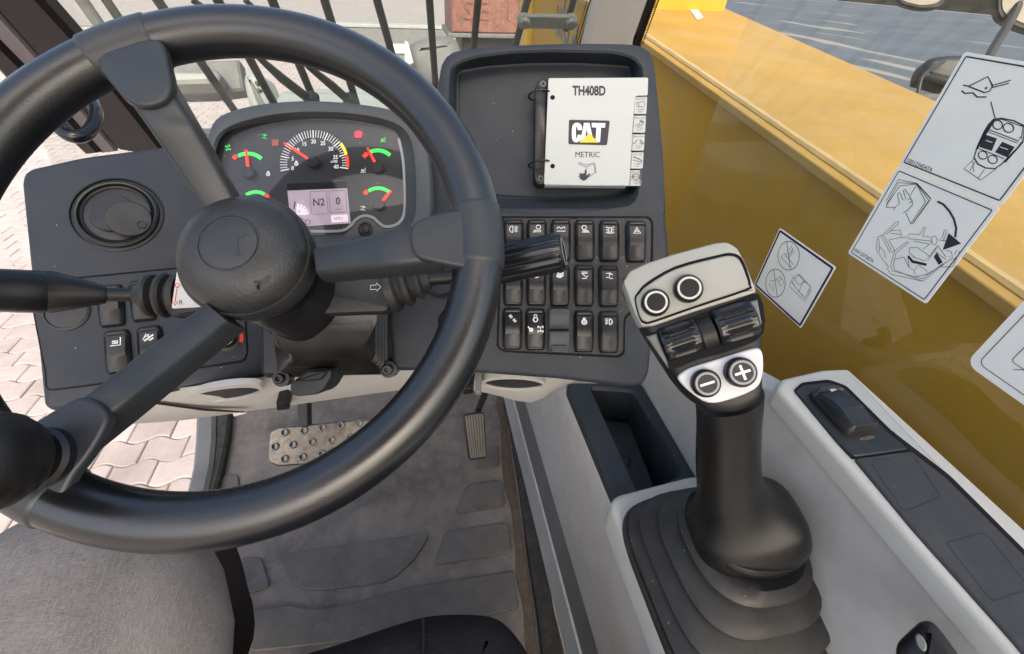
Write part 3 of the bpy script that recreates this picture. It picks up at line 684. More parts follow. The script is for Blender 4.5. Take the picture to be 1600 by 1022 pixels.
# ---- pedals
BPF = Fr(W(495, 692, .96), (.02, -.62, .78), (1, .02, 0))
bpd = thing('brake_pedal', W(495, 692, .98), 'wide worn steel brake pedal plate with raised hollow studs', 'pedal')
pts = BPF.P([(420, 676), (433, 668), (568, 655), (612, 655), (618, 708), (540, 722), (432, 729), (418, 721)])
pts = roundpoly(pts, .018)
obj('plate', MB().prism(BPF, pts, -.008, 0, .003), M_PEDAL, bpd)
rows = [[(445, 676), (475, 673), (504, 669), (533, 665), (561, 662), (590, 659)], [(430, 698), (458, 695), (488, 691), (518, 688), (547, 685), (577, 682), (604, 679)], [(445, 717), (473, 714), (503, 709), (532, 706), (561, 703), (590, 700)]]
sb = MB().rev((0, 0, 0), (0, 0, 1), [(.0085, 0), (.0078, .006), (.0062, .0075), (.0046, .0065), (.0042, -.001)], 14, False, True)
stud = mesh_local('stud', sb, surf('stud_steel', (.50, .48, .45), .32, 0, metal=.9, var=.25, patch=60))
stud.materials.append(M_GAP)
for p_ in stud.polygons:
    if len(p_.vertices) > 4 or p_.center.xy.length < .0046 and p_.center.z < .006: p_.material_index = 1
for r_ in rows:
    for x, y in r_:
        u, v = BPF.uv(x, y); inst('stud', stud, BPF.mat(u, v, 0), bpd)
a_, b_ = W(473, 660, .985), W(471, 615, .90)
q = MB().prism(Fr(W(473, 640, .96), -CF), Fr(W(473, 640, .96), -CF).P([(465, 668), (481, 667), (480, 612), (463, 612)]), -.02, 0, .002)
obj('arm', q, M_STEELK, bpd)
APF = Fr(W(744, 680, 1.02), (.08, -.72, .69), (1, .05, 0))
apd = thing('accelerator_pedal', W(744, 680, 1.03), 'narrow ribbed accelerator pedal near the console', 'pedal')
pts = roundpoly(APF.P([(724, 648), (757, 643), (761, 716), (733, 720)]), .008)
obj('pad', MB().prism(APF, pts, -.012, 0, .003), M_STEELK, apd)
rb_ = MB()
for i in range(7):
    t = (i + .5) / 7
    a0 = APF.uv(726 + 30 * t, 650 - 4.2 * t, .002); a1 = APF.uv(735 + 24.5 * t, 716 - 2.5 * t, .002)
    wd = .0019; rb_.prism(APF, [(a0[0] - wd, a0[1]), (a1[0] - wd, a1[1]), (a1[0] + wd, a1[1]), (a0[0] + wd, a0[1])], -.001, .0025, .0008)
obj('rib', rb_, M_PEDALR, apd, label='row of narrow raised ribs')
obj('arm', MB().tube([W(745, 650, 1.05), W(748, 638, 1.06), W(756, 620, 1.02), W(761, 605, .95)], .008, 8), M_STEELK, apd)

# ================================================================== RIGHT CONSOLE
con = thing('side_console', (.3, .1, 0), 'pale grey moulded side console running back beside the seat', 'console')
def sweep(prof, y0, y1): return MB().loft([[(x, y, z) for x, z in prof] for y in (y0, y1)], True, True)
obj('side_wall', sweep([(.2015, .20), (.2035, .23), (.2085, .34), (.2125, .40), (.2165, .428), (.219, .432), (.232, .432), (.232, .20)], -.7, .86), M_WALL, con)
obj('groove_strip', sweep([(.1965, .115), (.2035, .20), (.225, .20), (.225, .115)], -.7, .86), M_STRIPD, con)
obj('edge_lip', sweep([(.186, .028), (.189, .05), (.193, .11), (.1985, .114), (.225, .114), (.225, .028)], -.7, .86), M_WALL, con)
# dark storage tray sunk into the console top
tr_ = thing('storage_tray', (.28, .36, .45), 'dark blue grey storage bin sunk in the console ahead of the joystick', 'tray')
ro = roundpoly(CON.P([(884, 597), (1002, 597), (1092, 750), (968, 800)]), .012, 3)
ri = roundpoly(CON.P([(922, 606), (990, 611), (1066, 738), (1002, 775)]), .010, 3)
rm = roundpoly(CON.P([(920, 603), (992, 608), (1070, 740), (1000, 780)]), .011, 3)
lower = [(x * .96 + .285 * .04, y * .97 + .37 * .03) for x, y in ri]
ctr = CON
rings = [[ctr.w(u, v, -.03) for u, v in ro], [ctr.w(u, v, -.003) for u, v in ro], [ctr.w(u, v, 0) for u, v in inset(ro, .004)], [ctr.w(u, v, 0) for u, v in rm], [ctr.w(u, v, -.005) for u, v in ri], [ctr.w(u, v, -.14) for u, v in lower]]
obj('bin', MB().loft(rings, False, True), M_DASH, tr_)
ST = Fr((0, 0, .385), (0, 0, 1), (1, 0, 0))
q = MB().prism(ST, roundpoly(ST.P([(938, 654), (985, 659), (1024, 760), (1000, 790), (985, 780)]), .008), -.06, 0, .004)
obj('floor_step', q, M_DASH, tr_)
u, v = ST.uv(974, 721)
obj('screw_well', MB().rev(ST.w(u, v, 0), (0, 0, 1), [(.012, .0015), (.0105, .002), (.009, .001), (.008, -.01)], 20, False, True), M_BLACK, tr_)
obj('screw', MB().rev(ST.w(u, v, -.008), (0, 0, 1), [(.005, 0), (.005, .004), (.003, .0045)], 12), M_SCREW, tr_)

# grey inner wall under the window and the window ledge (rail)
WX = Fr((.352, 0, 0), (-1, 0, 0), (0, -1, 0))
t1, t2 = WX.uv(1200, 588), WX.uv(1080, 520)
wallp = [(.352, .292, .60), (.352, -t2[0], WX.w(*t2).z), (.352, .62, .60)]
q = MB().add([(.346, -.1, .44), (.346, .62, .44), (.356, .62, .60), (.358, .36, .615), (.360, .276, .648), (.360, -.1, .648),
              (.39, -.1, .44), (.39, .62, .44), (.39, .62, .60), (.39, .36, .615), (.39, .276, .648), (.39, -.1, .648)],
             [(0, 1, 2, 3, 4, 5), (11, 10, 9, 8, 7, 6), (0, 6, 7, 1), (1, 7, 8, 2), (2, 8, 9, 3), (3, 9, 10, 4), (4, 10, 11, 5), (5, 11, 6, 0)])
obj('console_wall', q, M_WALL, con, bevel=.004)
obj('rail_face', sweep([(.425, .44), (.418, .47), (.366, .640), (.392, .640), (.44, .44)], -.7, .262), M_WALL, con)
obj('end_wall', MB().add([(.346, .27, .44), (.435, .27, .44), (.46, .272, .645), (.36, .268, .645), (.346, .30, .44), (.435, .30, .44), (.46, .278, .645), (.36, .276, .645)],
    [(0, 1, 2, 3), (7, 6, 5, 4), (0, 4, 5, 1), (1, 5, 6, 2), (2, 6, 7, 3), (3, 7, 4, 0)]), M_WALL, con)

rail = thing('window_ledge', (.41, 0, .65), 'pale grey ledge under the side window with a black inset panel', 'ledge')
ro = roundpoly([(.3565, -.7), (.462, -.7), (.462, .284), (.43, .287), (.372, .281), (.3565, .268)], .006, 4)
hole = roundpoly(RL.P([(1239, 611), (1252, 599), (1294, 594), (1322, 604), (1392, 674), (1482, 743), (1600, 861), (1760, 1022), (1900, 1200), (1750, 1200), (1581, 1002), (1425, 828), (1336, 717), (1331, 719), (1307, 693)]), .004, 3)
q = MB().prism(RL, ro, -.022, .0, .006, 3)
obj('ledge_body', q, M_RAIL, rail)
obj('panel_gap', MB().prism(RL, hole, .0006, .0012), M_GAP, rail)
pan = roundpoly(RL.P([(1336, 716), (1424, 704), (1480, 747), (1597, 863), (1760, 1024), (1900, 1200), (1752, 1200), (1584, 1000), (1427, 825)], .003), .003, 3)
M_PANEL = surf('dusty_panel_plastic', (.036, .038, .042), .6, .4, 900, dust=.16, dcol=(.14, .135, .125), specks=.2, var=.15, patch=9, spec=.35)
obj('blank_panel', MB().prism(RL, pan, .0, .003, .0012), M_PANEL, rail)
p2 = roundpoly(RL.P([(1243, 611), (1255, 601), (1294, 597), (1320, 606), (1390, 677), (1420, 701), (1336, 713), (1309, 690)], .0024), .003, 3)
obj('switch_seat', MB().prism(RL, p2, .0, .0024, .001), M_DASHD, rail)
for pp in ([(1360, 722), (1425, 708), (1470, 776), (1412, 800)], [(1478, 848), (1540, 832), (1610, 920), (1550, 940)]):
    u = RL.P(pp, .003); q = MB().stroke(RL, roundpoly(u, .004), .0006, .0032, True)
    obj('embossed_outline', q, M_DASHD, rail, sharp=None)
obj('dust_patch', MB().flat(RL, smooth(RL.P([(1344, 684), (1362, 680), (1368, 682), (1362, 686), (1347, 688)], .0031), 4), .0027), M_DIRT, rail, sharp=None)
obj('clip_slot', MB().flat(RL, RL.P([(1391, 673), (1396, 674), (1420, 699), (1416, 699)], .0014), .0014), M_GAP, rail, sharp=None)

# rocker switch mesh: u = width, v = length, h = height
def rocker_mb(Wd=.0226, Ln=.0465, H=.0072):
    prof = [(-.5, 0), (-.49, .45), (-.455, .80), (-.43, .84), (-.415, .74), (-.13, .93), (-.10, 1.0), (.10, .93), (.36, .66), (.372, .55), (.40, .80), (.43, .84), (.47, .72), (.492, .4), (.5, 0)]
    us = [(-.5, 0), (-.485, .50), (-.40, .88), (-.34, 1), (.34, 1), (.40, .88), (.485, .50), (.5, 0)]
    vs = []; fs = []
    n = len(us)
    for t, hh in prof:
        for s_, k in us:
            inner = abs(s_) < .36
            h2 = hh if inner else min(hh, .84 if abs(t) < .42 else hh) * k
            if t in (-.415, .372) and not inner: h2 = .84 * k
            vs.append((s_ * Wd * (1 - .20 * max(0, abs(t) - .38) / .12), t * Ln, h2 * H))
    for j in range(len(prof) - 1):
        for i in range(n - 1): fs.append((j * n + i, j * n + i + 1, (j + 1) * n + i + 1, (j + 1) * n + i))
    return MB().add(vs, fs)
M_ROCK = surf('rocker_plastic', (0.0065, 0.008, 0.0105), .34, .2, 1200, dust=.05, specks=.06)
rock = mesh_local('rocker_switch', rocker_mb(), M_ROCK, 28)
lowface = mesh_local('lens_face', MB().prism(IDF, rrect(0, 0, .0168, .0125, .0012, 3), 0, .0004), M_GLOSS)

# icons drawn as strokes in a unit box
def icon(kind, s):
    o = []
    def st(p, c=False, w_=.115): o.append((p, w_, c))
    if kind == 'foglamp':
        st([(-.1, .5), (-.1, -.5)] + arc(-.1, 0, .5, 270, 90, 10)); [st([(.1, y), (.6, y)]) for y in (.3, 0, -.3)]; st([(.35, .5), (.35, -.5)])
    elif kind == 'worklamp':
        st(arc(.2, .3, .32, -60, 240, 14), True); [st([(-.55 + i * .26, -.5), (-.3 + i * .2, -.1)]) for i in range(5)]
    elif kind == 'worklamp2':
        st(arc(-.15, .3, .32, -60, 240, 14), True); [st([(-.4 + i * .24, -.5), (-.3 + i * .14, -.1)]) for i in range(5)]
    elif kind == 'roof': [(st(arc(x, .1, .22, -20, 200, 8)), st([(x - .3, -.3), (x + .3, -.3)])) for x in (-.33, .33)]
    elif kind == 'beacon':
        st([(-.18, -.35), (-.18, .35), (.18, .35), (.18, -.35)], True); st([(-.35, -.5), (.35, -.5)]); [st([(sg * .3, y), (sg * .6, y * 1.5)]) for sg in (-1, 1) for y in (-.3, 0, .3)]
    elif kind == 'hazard':
        st([(-.5, -.42), (.5, -.42), (0, .48)], True, .17); st([(-.2, -.2), (.2, -.2), (0, .15)], True, .12)
    elif kind == 'bucket': st([(-.4, .4), (.4, .4), (.4, .2), (-.4, .2)], True); st([(-.4, .2), (.3, -.4), (.5, -.1)]); st([(-.4, -.55), (.3, -.55)])
    elif kind == 'valve': st([(-.5, .3), (0, .3), (.5, .1)]); st([(-.5, -.3), (0, -.3), (0, .1)]); st([(0, -.45), (.5, -.45)]); st([(0, .45), (.4, .2), (0, .0)], True)
    elif kind == 'scoop': st([(-.45, -.3), (-.3, .3), (0, .05), (.45, .3), (.4, -.1), (0, -.4)], True, .22); st([(-.3, -.1), (.2, -.15)], False, .25)
    elif kind == 'axles':
        for x, y in ((-.25, .3), (.3, -.3)): st([(x - .2, y + .2), (x + .2, y - .2)], False, .16); st([(x - .25, y), (x + .1, y + .25)], False, .16); st([(x - .05, y - .25), (x + .28, y)], False, .16)
    elif kind == 'lock': st(arc(0, .3, .2, -30, 210, 10)); st(ell(0, -.2, .3, .3, 14), True, .16)
    elif kind == 'axle': st([(0, .4), (0, -.4)]); [st([(-.35, y), (.35, y)]) for y in (.35, -.35)]; [st([(x, y - .18), (x, y + .18)], False, .18) for x in (-.38, .38) for y in (.35, -.35)]
    elif kind == 'gear': st([(-.4, .35), (-.1, 0)], False, .22); st(ell(.1, -.15, .22, .22, 10), True, .25)
    elif kind == 'engine': st(ell(0, -.15, .34, .32, 14), True, .18); st([(-.2, .35), (.2, .35)], False, .24); st([(-.2, -.15), (.2, -.15)], False, .12); st([(0, .0), (0, -.3)], False, .12)
    elif kind == 'headlamp': st([(0, .4), (0, -.4)] + arc(0, 0, .42, 270, 450, 10), False, .14); [st([(-.6, y), (-.2, y + .1)]) for y in (.35, .12, -.11, -.34)]
    elif kind == 'bracket': st([(-.5, -.1), (-.5, -.45), (.5, -.45), (.5, .4), (.3, .4)]); st([(-.5, .2), (-.5, .4)]); st([(-.2, .1), (.2, .1)]); st([(-.2, -.1), (-.2, .3)]); st([(.2, -.1), (.2, .3)])
    elif kind == 'corner': st([(-.5, -.45), (.45, -.45), (.45, .5)]); st([(-.3, -.2), (-.3, .1), (.2, .1), (.2, -.2)], True); st([(-.3, .1), (.2, -.2)])
    elif kind == 'tool': st([(-.5, -.2), (-.2, .5), (0, .2), (0, -.3)]); st([(-.4, -.4), (.5, .3)], False, .2); st([(.1, -.4), (.5, -.1)], False, .2); st([(-.45, .0), (.1, .4)])
    elif kind == 'mixer': [st([(-.5 + .2 * i, -.3 + .05 * i), (-.4 + .2 * i, .3)]) for i in range(5)]; st([(-.55, 0), (.6, .1)])
    return o
def put_icon(kind, fr, u, v, h, s, parent, mat=M_WHITE, rot=0, name='symbol'):
    q = MB(); c, k = math.cos(rot), math.sin(rot)
    for p, wd, cl in icon(kind, s): q.stroke(fr, [(u + (x * c - y * k) * s, v + (x * k + y * c) * s) for x, y in p], wd * s, h, cl)
    return obj(name, q, mat, parent, sharp=None)
def switch(fr, px, py, parent, kinds=(), rot=0, sx=1, sy=1, label=None, low=True, hb=.0015):
    u, v = fr.uv(px, py, .006)
    o = inst('rocker_switch', rock, fr.mat(u, v, hb, rot, sx, sy), parent)
    if label: o['label'] = label
    ORG[o.name] = ORG[parent.name]
    sub = bpy.data.objects.new('symbol', None)
    for kd, du, dv, s in kinds:
        c, k = math.cos(rot), math.sin(rot); du2, dv2 = du * sx, dv * sy
        q = MB()
        for p, wd, cl in icon(kd, s): q.stroke(IDF, [(x * s, y * s) for x, y in p], wd * s, 0, cl)
        me = mesh_local('symbol', q, M_WHITE, None)
        tt = dv / .0465
        zs = .0072 * (1.0 - .07 * (tt + .1) / .2 if tt < .1 else .93 - .27 * (tt - .1) / .26)
        i2 = bpy.data.objects.new('symbol', me); COL.objects.link(i2); i2.parent = o
        slope = math.atan2(-.27 * .0072, .26 * .0465) if dv > .003 else 0
        i2.matrix_local = Matrix.Translation((du, dv, zs + .0003)) @ Matrix.Rotation(slope, 4, 'X')
    return o

t = rail
rsw = thing('rocker_switch', RL.w(*RL.uv(1320, 640)), 'single large black rocker switch on the window ledge', 'switch')
o1 = RL.uv(1292, 606, .012); o2 = RL.uv(1352, 668, .012)
dv_ = Vector(o1) - Vector(o2); ln = dv_.length; rot_ = math.atan2(dv_.y, dv_.x) - PI / 2
big = mesh_local('rocker', rocker_mb(.0365, ln * 1.08, .016), M_ROCK, 28)
inst('rocker', big, RL.mat((o1[0] + o2[0]) / 2, (o1[1] + o2[1]) / 2, .002, rot_), rsw)
u, v = RL.uv(1302, 610, .0165)
put_icon('mixer', RL, u, v, .0168, .0062, rsw, rot=rot_)

# joystick plinth + gaiter
PLN = Fr((0, 0, .468), (0, 0, 1), (1, 0, 0))
js = thing('joystick', (.30, .16, .47), 'black multi button joystick with grey cap and rubber gaiter on the console', 'joystick')
ro = roundpoly([(.2035, -.5), (.41, -.5), (.41, .20), (.345, .292), (.2035, .280)], .022, 6)
obj('plinth', MB().prism(PLN, ro, -.05, .0, .008, 3), M_RAIL, js)
def zring(px, z, n=40):
    fr = Fr((0, 0, z), (0, 0, 1), (1, 0, 0)); return [fr.w(u, v) for u, v in fr.P(px)]
def resample_closed(p, n):
    P_ = p + [p[0]]; d = [0]
    for a_, b_ in zip(P_, P_[1:]): d.append(d[-1] + math.dist(a_, b_))
    out = []
    for i in range(n):
        s = d[-1] * i / n; k = max(j for j in range(len(d)) if d[j] <= s + 1e-12); k = min(k, len(p) - 1)
        t_ = (s - d[k]) / max(d[k + 1] - d[k], 1e-12); out.append(tuple(P_[k][c] + (P_[k + 1][c] - P_[k][c]) * t_ for c in range(len(p[0]))))
    return out
def sq_ring(cx, cy, a, b, p, z, n=56, rot=0):
    out = []
    for i in range(n):
        t_ = 2 * PI * i / n; c, s = math.cos(t_), math.sin(t_)
        x = a * math.copysign(abs(c) ** (2 / p), c); y = b * math.copysign(abs(s) ** (2 / p), s)
        out.append((cx + x * math.cos(rot) - y * math.sin(rot), cy + x * math.sin(rot) + y * math.cos(rot), z))
    return out
rings = []
lv = [(.305, .128, .090, .118, 5.0, .470), (.305, .128, .087, .115, 5.0, .480)]
steps = [(.0835, .108, 4.4, .482), (.0765, .097, 3.8, .503), (.069, .085, 3.3, .524), (.061, .073, 2.8, .545)]
rings.append(sq_ring(.2935, .148, .0935, .115, 4.6, .469)); rings.append(sq_ring(.2935, .148, .0935, .115, 4.6, .475)); rings.append(sq_ring(.2935, .149, .092, .1135, 4.6, .478))
steps = [(.2935, .152, .0885, .108, 4.2, .482), (.2915, .162, .0800, .0905, 3.6, .504), (.2920, .1635, .0690, .0745, 3.0, .527), (.2935, .166, .0585, .0590, 2.6, .549), (.297, .165, .046, .042, 2.2, .562)]
for k in range(4):
    cx_, cy_, a_, b_, p_, z_ = steps[k]; nx, ny, na, nb, np_, nz = steps[k + 1]
    rings.append(sq_ring(cx_, cy_, a_ - .002, b_ - .002, p_, z_ - .005))
    rings.append(sq_ring(cx_, cy_, a_ + .0012, b_ + .0012, p_, z_ - .003))
    rings.append(sq_ring(cx_, cy_, a_ + .0015, b_ + .0015, p_, z_ + .001))
    rings.append(sq_ring(cx_, cy_, a_ - .0015, b_ - .0015, p_, z_ + .0045))
    t_ = .55
    rings.append(sq_ring(cx_ + (nx - cx_) * t_, cy_ + (ny - cy_) * t_, a_ + (na - a_) * t_ , b_ + (nb - b_) * t_, p_ + (np_ - p_) * t_, z_ + .008))
    rings.append(sq_ring(nx, ny, na - .0055, nb - .0055, np_, nz - .010))
rings.append(sq_ring(.297, .165, .046, .042, 2.2, .566))
obj('gaiter', MB().loft(rings, False, True), M_BOOT, js, sharp=42)
# lever: flared foot, neck, grip -- rings seen from the seat, each given by centre, half width and depth
def ax_ring(px, py, d, rx, ry, n=72, tilt=None, p=2.2):
    c = W(px, py, d); up = (AXD - CX * AXD.dot(CX)).normalized() if tilt is None else tilt
    e1 = (CX - AXD * CX.dot(AXD)).normalized(); e2 = AXD.cross(e1)
    out = []
    for i in range(n):
        t_ = 2 * PI * i / n; c_, s_ = math.cos(t_), math.sin(t_)
        pt = e1 * (rx * math.copysign(abs(c_) ** (2 / p), c_)) + e2 * (ry * math.copysign(abs(s_) ** (2 / p), s_))
        # thumb ridge: a soft crease that wanders down the front of the grip
        f = (py - 620) / 220.0; dr = (CX * (-.10 + .50 * math.sin(f * 4.2)) - CF).normalized()
        k = pt.normalized().dot(dr)
        pt = pt * (1 + (.13 if f < .8 else .08) * math.exp(-((math.acos(max(-1, min(1, k)))) / .34) ** 2) - .05 * math.exp(-((math.acos(max(-1, min(1, k))) - .75) / .35) ** 2))
        out.append(c + pt)
    return out
bot, top_ = Vector((.297, .166, .560)), W(1138, 620, .345)
AXD = (top_ - bot).normalized()
stations = [(1163, 836, .4560, .0490, .0410), (1163, 833, .4545, .0520, .0435), (1163, 825, .4500, .0535, .0450), (1162, 815, .4455, .0530, .0445), (1160, 806, .4410, .0500, .0420), (1156, 798, .4370, .0440, .0365), (1151, 790, .4330, .0378, .0315),
            (1146, 778, .4270, .0325, .0272), (1141, 760, .417, .0292, .0240), (1139, 738, .406, .0280, .0226), (1138, 710, .392, .0270, .0218), (1139, 675, .374, .0258, .0208), (1140, 645, .358, .0250, .0203), (1139, 620, .345, .0246, .0200)]
stations = smooth(stations, 3, False)
obj('lever', MB().loft([ax_ring(*s_, p=2.2 + .9 * min(1, max(0, (s_[1] - 770) / 35))) for s_ in stations], True, True), M_STICK, js, sharp=50)
_skip = (lambda *k: None)
_skip('thumb_flare', lambda: dome(Fr(W(1222, 815, .432), (.1, -.25, .95), CX), [(1185, 752), (1215, 748), (1243, 766), (1254, 795), (1250, 832), (1232, 862), (1200, 884), (1170, 888), (1160, 850), (1178, 800)], -.05, .0, .02), M_STICK, js)
obj('foot_collar', MB().loft([sq_ring(.2965, .1655, .0545, .0405, 2.2, .566), sq_ring(.2965, .1655, .0562, .0422, 2.2, .568), sq_ring(.2965, .1655, .0562, .0422, 2.2, .573), sq_ring(.2965, .1655, .054, .040, 2.2, .576)], True, True), M_STICK, js, sharp=50)

HD = Fr(W(1100, 510, .315), (-.36, -.68, .66))
_x = HD.w(*HD.uv(1190, 475)) - HD.w(*HD.uv(1010, 535))
HD = Fr(HD.o, HD.n, _x)
hd_out = [(974, 440), (985, 424), (1012, 412), (1054, 398), (1117, 381), (1136, 379), (1151, 387), (1163, 407), (1181, 451), (1192, 501), (1195, 548), (1196, 595), (1193, 622), (1179, 635), (1148, 646), (1110, 642), (1086, 628), (1063, 604), (1044, 576), (1012, 526), (991, 485)]
hp = smooth(HD.P(hd_out, 0), 3)
obj('head', MB().prism(HD, hp, -.030, .0, .007, 3), M_STICK, js)
cap = [(973, 440), (984, 423), (1012, 410), (1054, 396), (1117, 379), (1137, 377), (1153, 386), (1165, 407), (1183, 452), (1182, 458), (1172, 461), (1085, 488), (1022, 510), (1002, 511), (990, 488)]
obj('cap', MB().prism(HD, roundpoly(HD.P(cap, .002), .002, 2), -.022, .002, .003, 2), M_CAP, js)
gp_ = smooth(HD.P([(991, 468), (997, 456), (1010, 442), (1054, 417), (1117, 400), (1142, 396), (1158, 404), (1168, 428), (1172, 446), (1166, 455), (1085, 482), (1022, 504), (1006, 506), (998, 496)], .0008), 3)
obj('plate_gap', MB().prism(HD, gp_, -.002, .0024), M_GAP, js)
fp = smooth(HD.P([(994, 468), (1000, 458), (1012, 446), (1055, 421), (1117, 404), (1141, 400), (1155, 407), (1165, 430), (1169, 445), (1163, 452), (1085, 478), (1022, 500), (1008, 502), (1000, 494)], .003), 3)
obj('cap_plate', MB().prism(HD, fp, -.001, .0042, .001), M_CAP, js)
def hbutton(px, py, rpx, ringcol, glyph=None):
    u, v = HD.uv(px, py, .010); a = HD.uv(px + rpx, py, .010); r = math.hypot(a[0] - u, a[1] - v)
    b_ = obj('button', MB().rev(HD.w(u, v), HD.n, [(r, .002), (r, .0072), (r * .93, .0095), (r * .86, .0104)], 32, False, True), M_BLACK, js)
    obj('button_ring', MB().rev(HD.w(u, v), HD.n, [(r * .80, .0104), (r * .78, .0110), (r * .66, .0110), (r * .64, .0104)], 32, False, False), ringcol, b_)
    if glyph:
        q = MB(); s_ = r * .50
        q.stroke(HD, [(u - s_, v), (u + s_, v)], r * .17, .0108)
        if glyph == '+': q.stroke(HD, [(u, v - s_), (u, v + s_)], r * .17, .0109)
        obj('symbol', q, M_WHITE, b_, sharp=None)
M_RINGW = surf('button_ring_white', (.6, .6, .56), .4, 0)
M_RINGG = surf('button_ring_grey', (.3, .3, .31), .4, 0)
hbutton(1025, 472, 23, M_RINGW); hbutton(1077, 450, 24, M_RINGW)
well = smooth(HD.P([(1012, 528), (1040, 512), (1100, 488), (1150, 470), (1186, 460), (1193, 520), (1150, 545), (1090, 562), (1048, 577), (1030, 555)], .0006), 3)
obj('roller_well', MB().prism(HD, well, -.002, .0006), M_GAP, js)
def roller(pa, pb_, hpx, ridge):
    a = HD.uv(*pa, .004); b_ = HD.uv(*pb_, .004); A, B = HD.w(*a, -.006), HD.w(*b_, -.006)
    c0 = HD.uv(pa[0], pa[1] + hpx / 2, .004); r = abs(c0[1] - a[1]) * 1.06
    n = 72; ring = []
    ax = (B - A).normalized(); e1 = HD.n; e2 = ax.cross(e1)
    rings = []
    for s_ in (0, .06, .16, .24, .76, .84, .94, 1):
        rg_ = []
        for i in range(n):
            th = 2 * PI * i / n
            rib = .055 * math.cos(14 * th) if .2 < s_ < .8 else .02 * math.cos(14 * th)
            k = (.93 if s_ in (0, 1) else 1.0)
            rr_ = r * k * (1 + (rib if ridge else 0)); rg_.append(A + (B - A) * s_ + e1 * (rr_ * math.cos(th)) + e2 * (rr_ * math.sin(th)))
        rings.append(rg_)
    return MB().loft(rings, True, True)
obj('roller', roller((1036, 540), (1093, 521), 62, True), M_GLOSS, js)
obj('roller_band', roller((1094, 524), (1118, 516), 60, False), M_STICK, js)
obj('roller', roller((1120, 513), (1182, 494), 68, True), M_GLOSS, js)
u, v = HD.uv(1163, 509, .0205); s1 = HD.uv(1176, 505, .0205)
obj('roller_cheek', MB().prism(HD, HD.P([(1010, 526), (1026, 521), (1042, 562), (1045, 576)], .003), -.001, .003, .001), M_GREYP, js)
obj('roller_cheek', MB().prism(HD, HD.P([(1162, 474), (1184, 468), (1191, 505), (1186, 512)], .003), -.001, .003, .001), M_GREYP, js)
lp = smooth(HD.P([(1060, 590), (1068, 581), (1085, 573), (1130, 559), (1176, 545), (1189, 547), (1193, 562), (1191, 590), (1178, 609), (1135, 626), (1107, 629), (1085, 617), (1068, 602)], .0025), 3)
obj('button_plate', MB().prism(HD, lp, -.002, .0025, .001), M_PLATE, js)
hbutton(1105, 599.5, 24, M_RINGG, '-'); hbutton(1160, 582, 26, M_RINGG, '+')

# black lever end with an oval insert
kn = thing('gear_knob', W(1440, 1010, .37), 'black rounded lever end with a pale oval insert beside the ledge', 'knob')
KF = Fr(W(1440, 1005, .31), EYE - W(1480, 1000, .31))
obj('grip', MB().prism(KF, roundpoly(KF.P([(1394, 1010), (1437, 970), (1455, 969), (1470, 985), (1510, 1040), (1470, 1090), (1410, 1060)]), .008), -.03, 0, .008, 3), M_STICK, kn)
ov = KF.P(ell(1439, 1004, 7, 15, 24, -.45), .002)
obj('insert', MB().prism(KF, ov, -.001, .002, .0008), M_GREYP, kn)

# ================================================================== DASHBOARD
dash = thing('dashboard', D.w(0, 0, -.05), 'dark blue grey moulded dashboard wrapping round the steering column', 'dashboard')
lw = L_.P([(31, 283), (36, 268), (48, 261), (130, 243), (250, 228), (345, 222), (430, 290), (440, 560), (433, 587), (300, 606), (180, 625), (78, 642), (66, 634), (50, 470)])
obj('dash_wing', MB().prism(L_, roundpoly(lw, .012), -.10, .0, .007, 3), M_DASH, dash)
cb_ = D.P([(335, 215), (690, 215), (690, 578), (610, 580), (520, 588), (405, 592), (400, 330)], -.012)
obj('dash_panel', MB().prism(D, roundpoly(cb_, .01), -.09, -.012, .006), M_DASHD, dash)
# document tray (upper right) : rim, wall and floor
def ang_resample(p, c, n=96):
    """resample a closed outline by angle about c so that rings match"""
    P_ = p + [p[0]]; out = []
    for i in range(n):
        th = 2 * PI * i / n; d = Vector((math.cos(th), math.sin(th))); best = None
        for a_, b_ in zip(P_, P_[1:]):
            e = Vector((b_[0] - a_[0], b_[1] - a_[1])); den = d.x * e.y - d.y * e.x
            if abs(den) < 1e-12: continue
            qx, qy = a_[0] - c[0], a_[1] - c[1]
            t_ = (qx * e.y - qy * e.x) / den; s_ = (qx * d.y - qy * d.x) / den
            if t_ > 0 and -1e-6 <= s_ <= 1 + 1e-6 and (best is None or t_ > best): best = t_
        out.append((c[0] + d.x * (best or .01), c[1] + d.y * (best or .01)))
    return out
cen = D.uv(850, 205)
outer = roundpoly(D.P([(683, 130), (690, 92), (704, 79), (735, 73), (800, 68), (900, 65), (985, 66), (1012, 72), (1024, 92), (1031, 160), (1038, 240), (1043, 338), (660, 338), (668, 250)]), .006, 3)
lip = roundpoly(D.P([(702, 106), (713, 96), (743, 86), (800, 79), (860, 77), (960, 79), (993, 88), (1006, 104), (1004, 130), (1000, 240), (999, 305), (988, 322), (926, 330), (860, 335), (783, 330), (705, 318), (699, 300), (699, 200)]), .008, 3)
flo = roundpoly(D.P([(714, 112), (760, 104), (826, 99.5), (900, 99), (986, 104), (986, 200), (983, 301), (943, 309), (860, 313), (783, 310), (712, 298)], -.030), .005, 3)
lip_in = inset(lip, .002)
R_ = [ang_resample(x, cen) for x in (outer, inset(outer, .004), lip, lip_in, flo)]
rings = [[D.w(u, v, -.075) for u, v in R_[0]], [D.w(u, v, -.005) for u, v in R_[0]], [D.w(u, v, -.0012) for u, v in inset(R_[0], .0016)], [D.w(u, v, 0) for u, v in R_[1]], [D.w(u, v, 0) for u, v in R_[2]], [D.w(u, v, -.002) for u, v in R_[3]], [D.w(u, v, -.029) for u, v in R_[4]], [D.w(u, v, -.030) for u, v in inset(R_[4], .0015)]]
obj('document_tray', MB().loft(rings, True, True), M_DASH, dash, sharp=40)
obj('tray_liner', MB().prism(D, inset(flo, .003), -.0298, -.0285, .0006), M_DASH, dash)
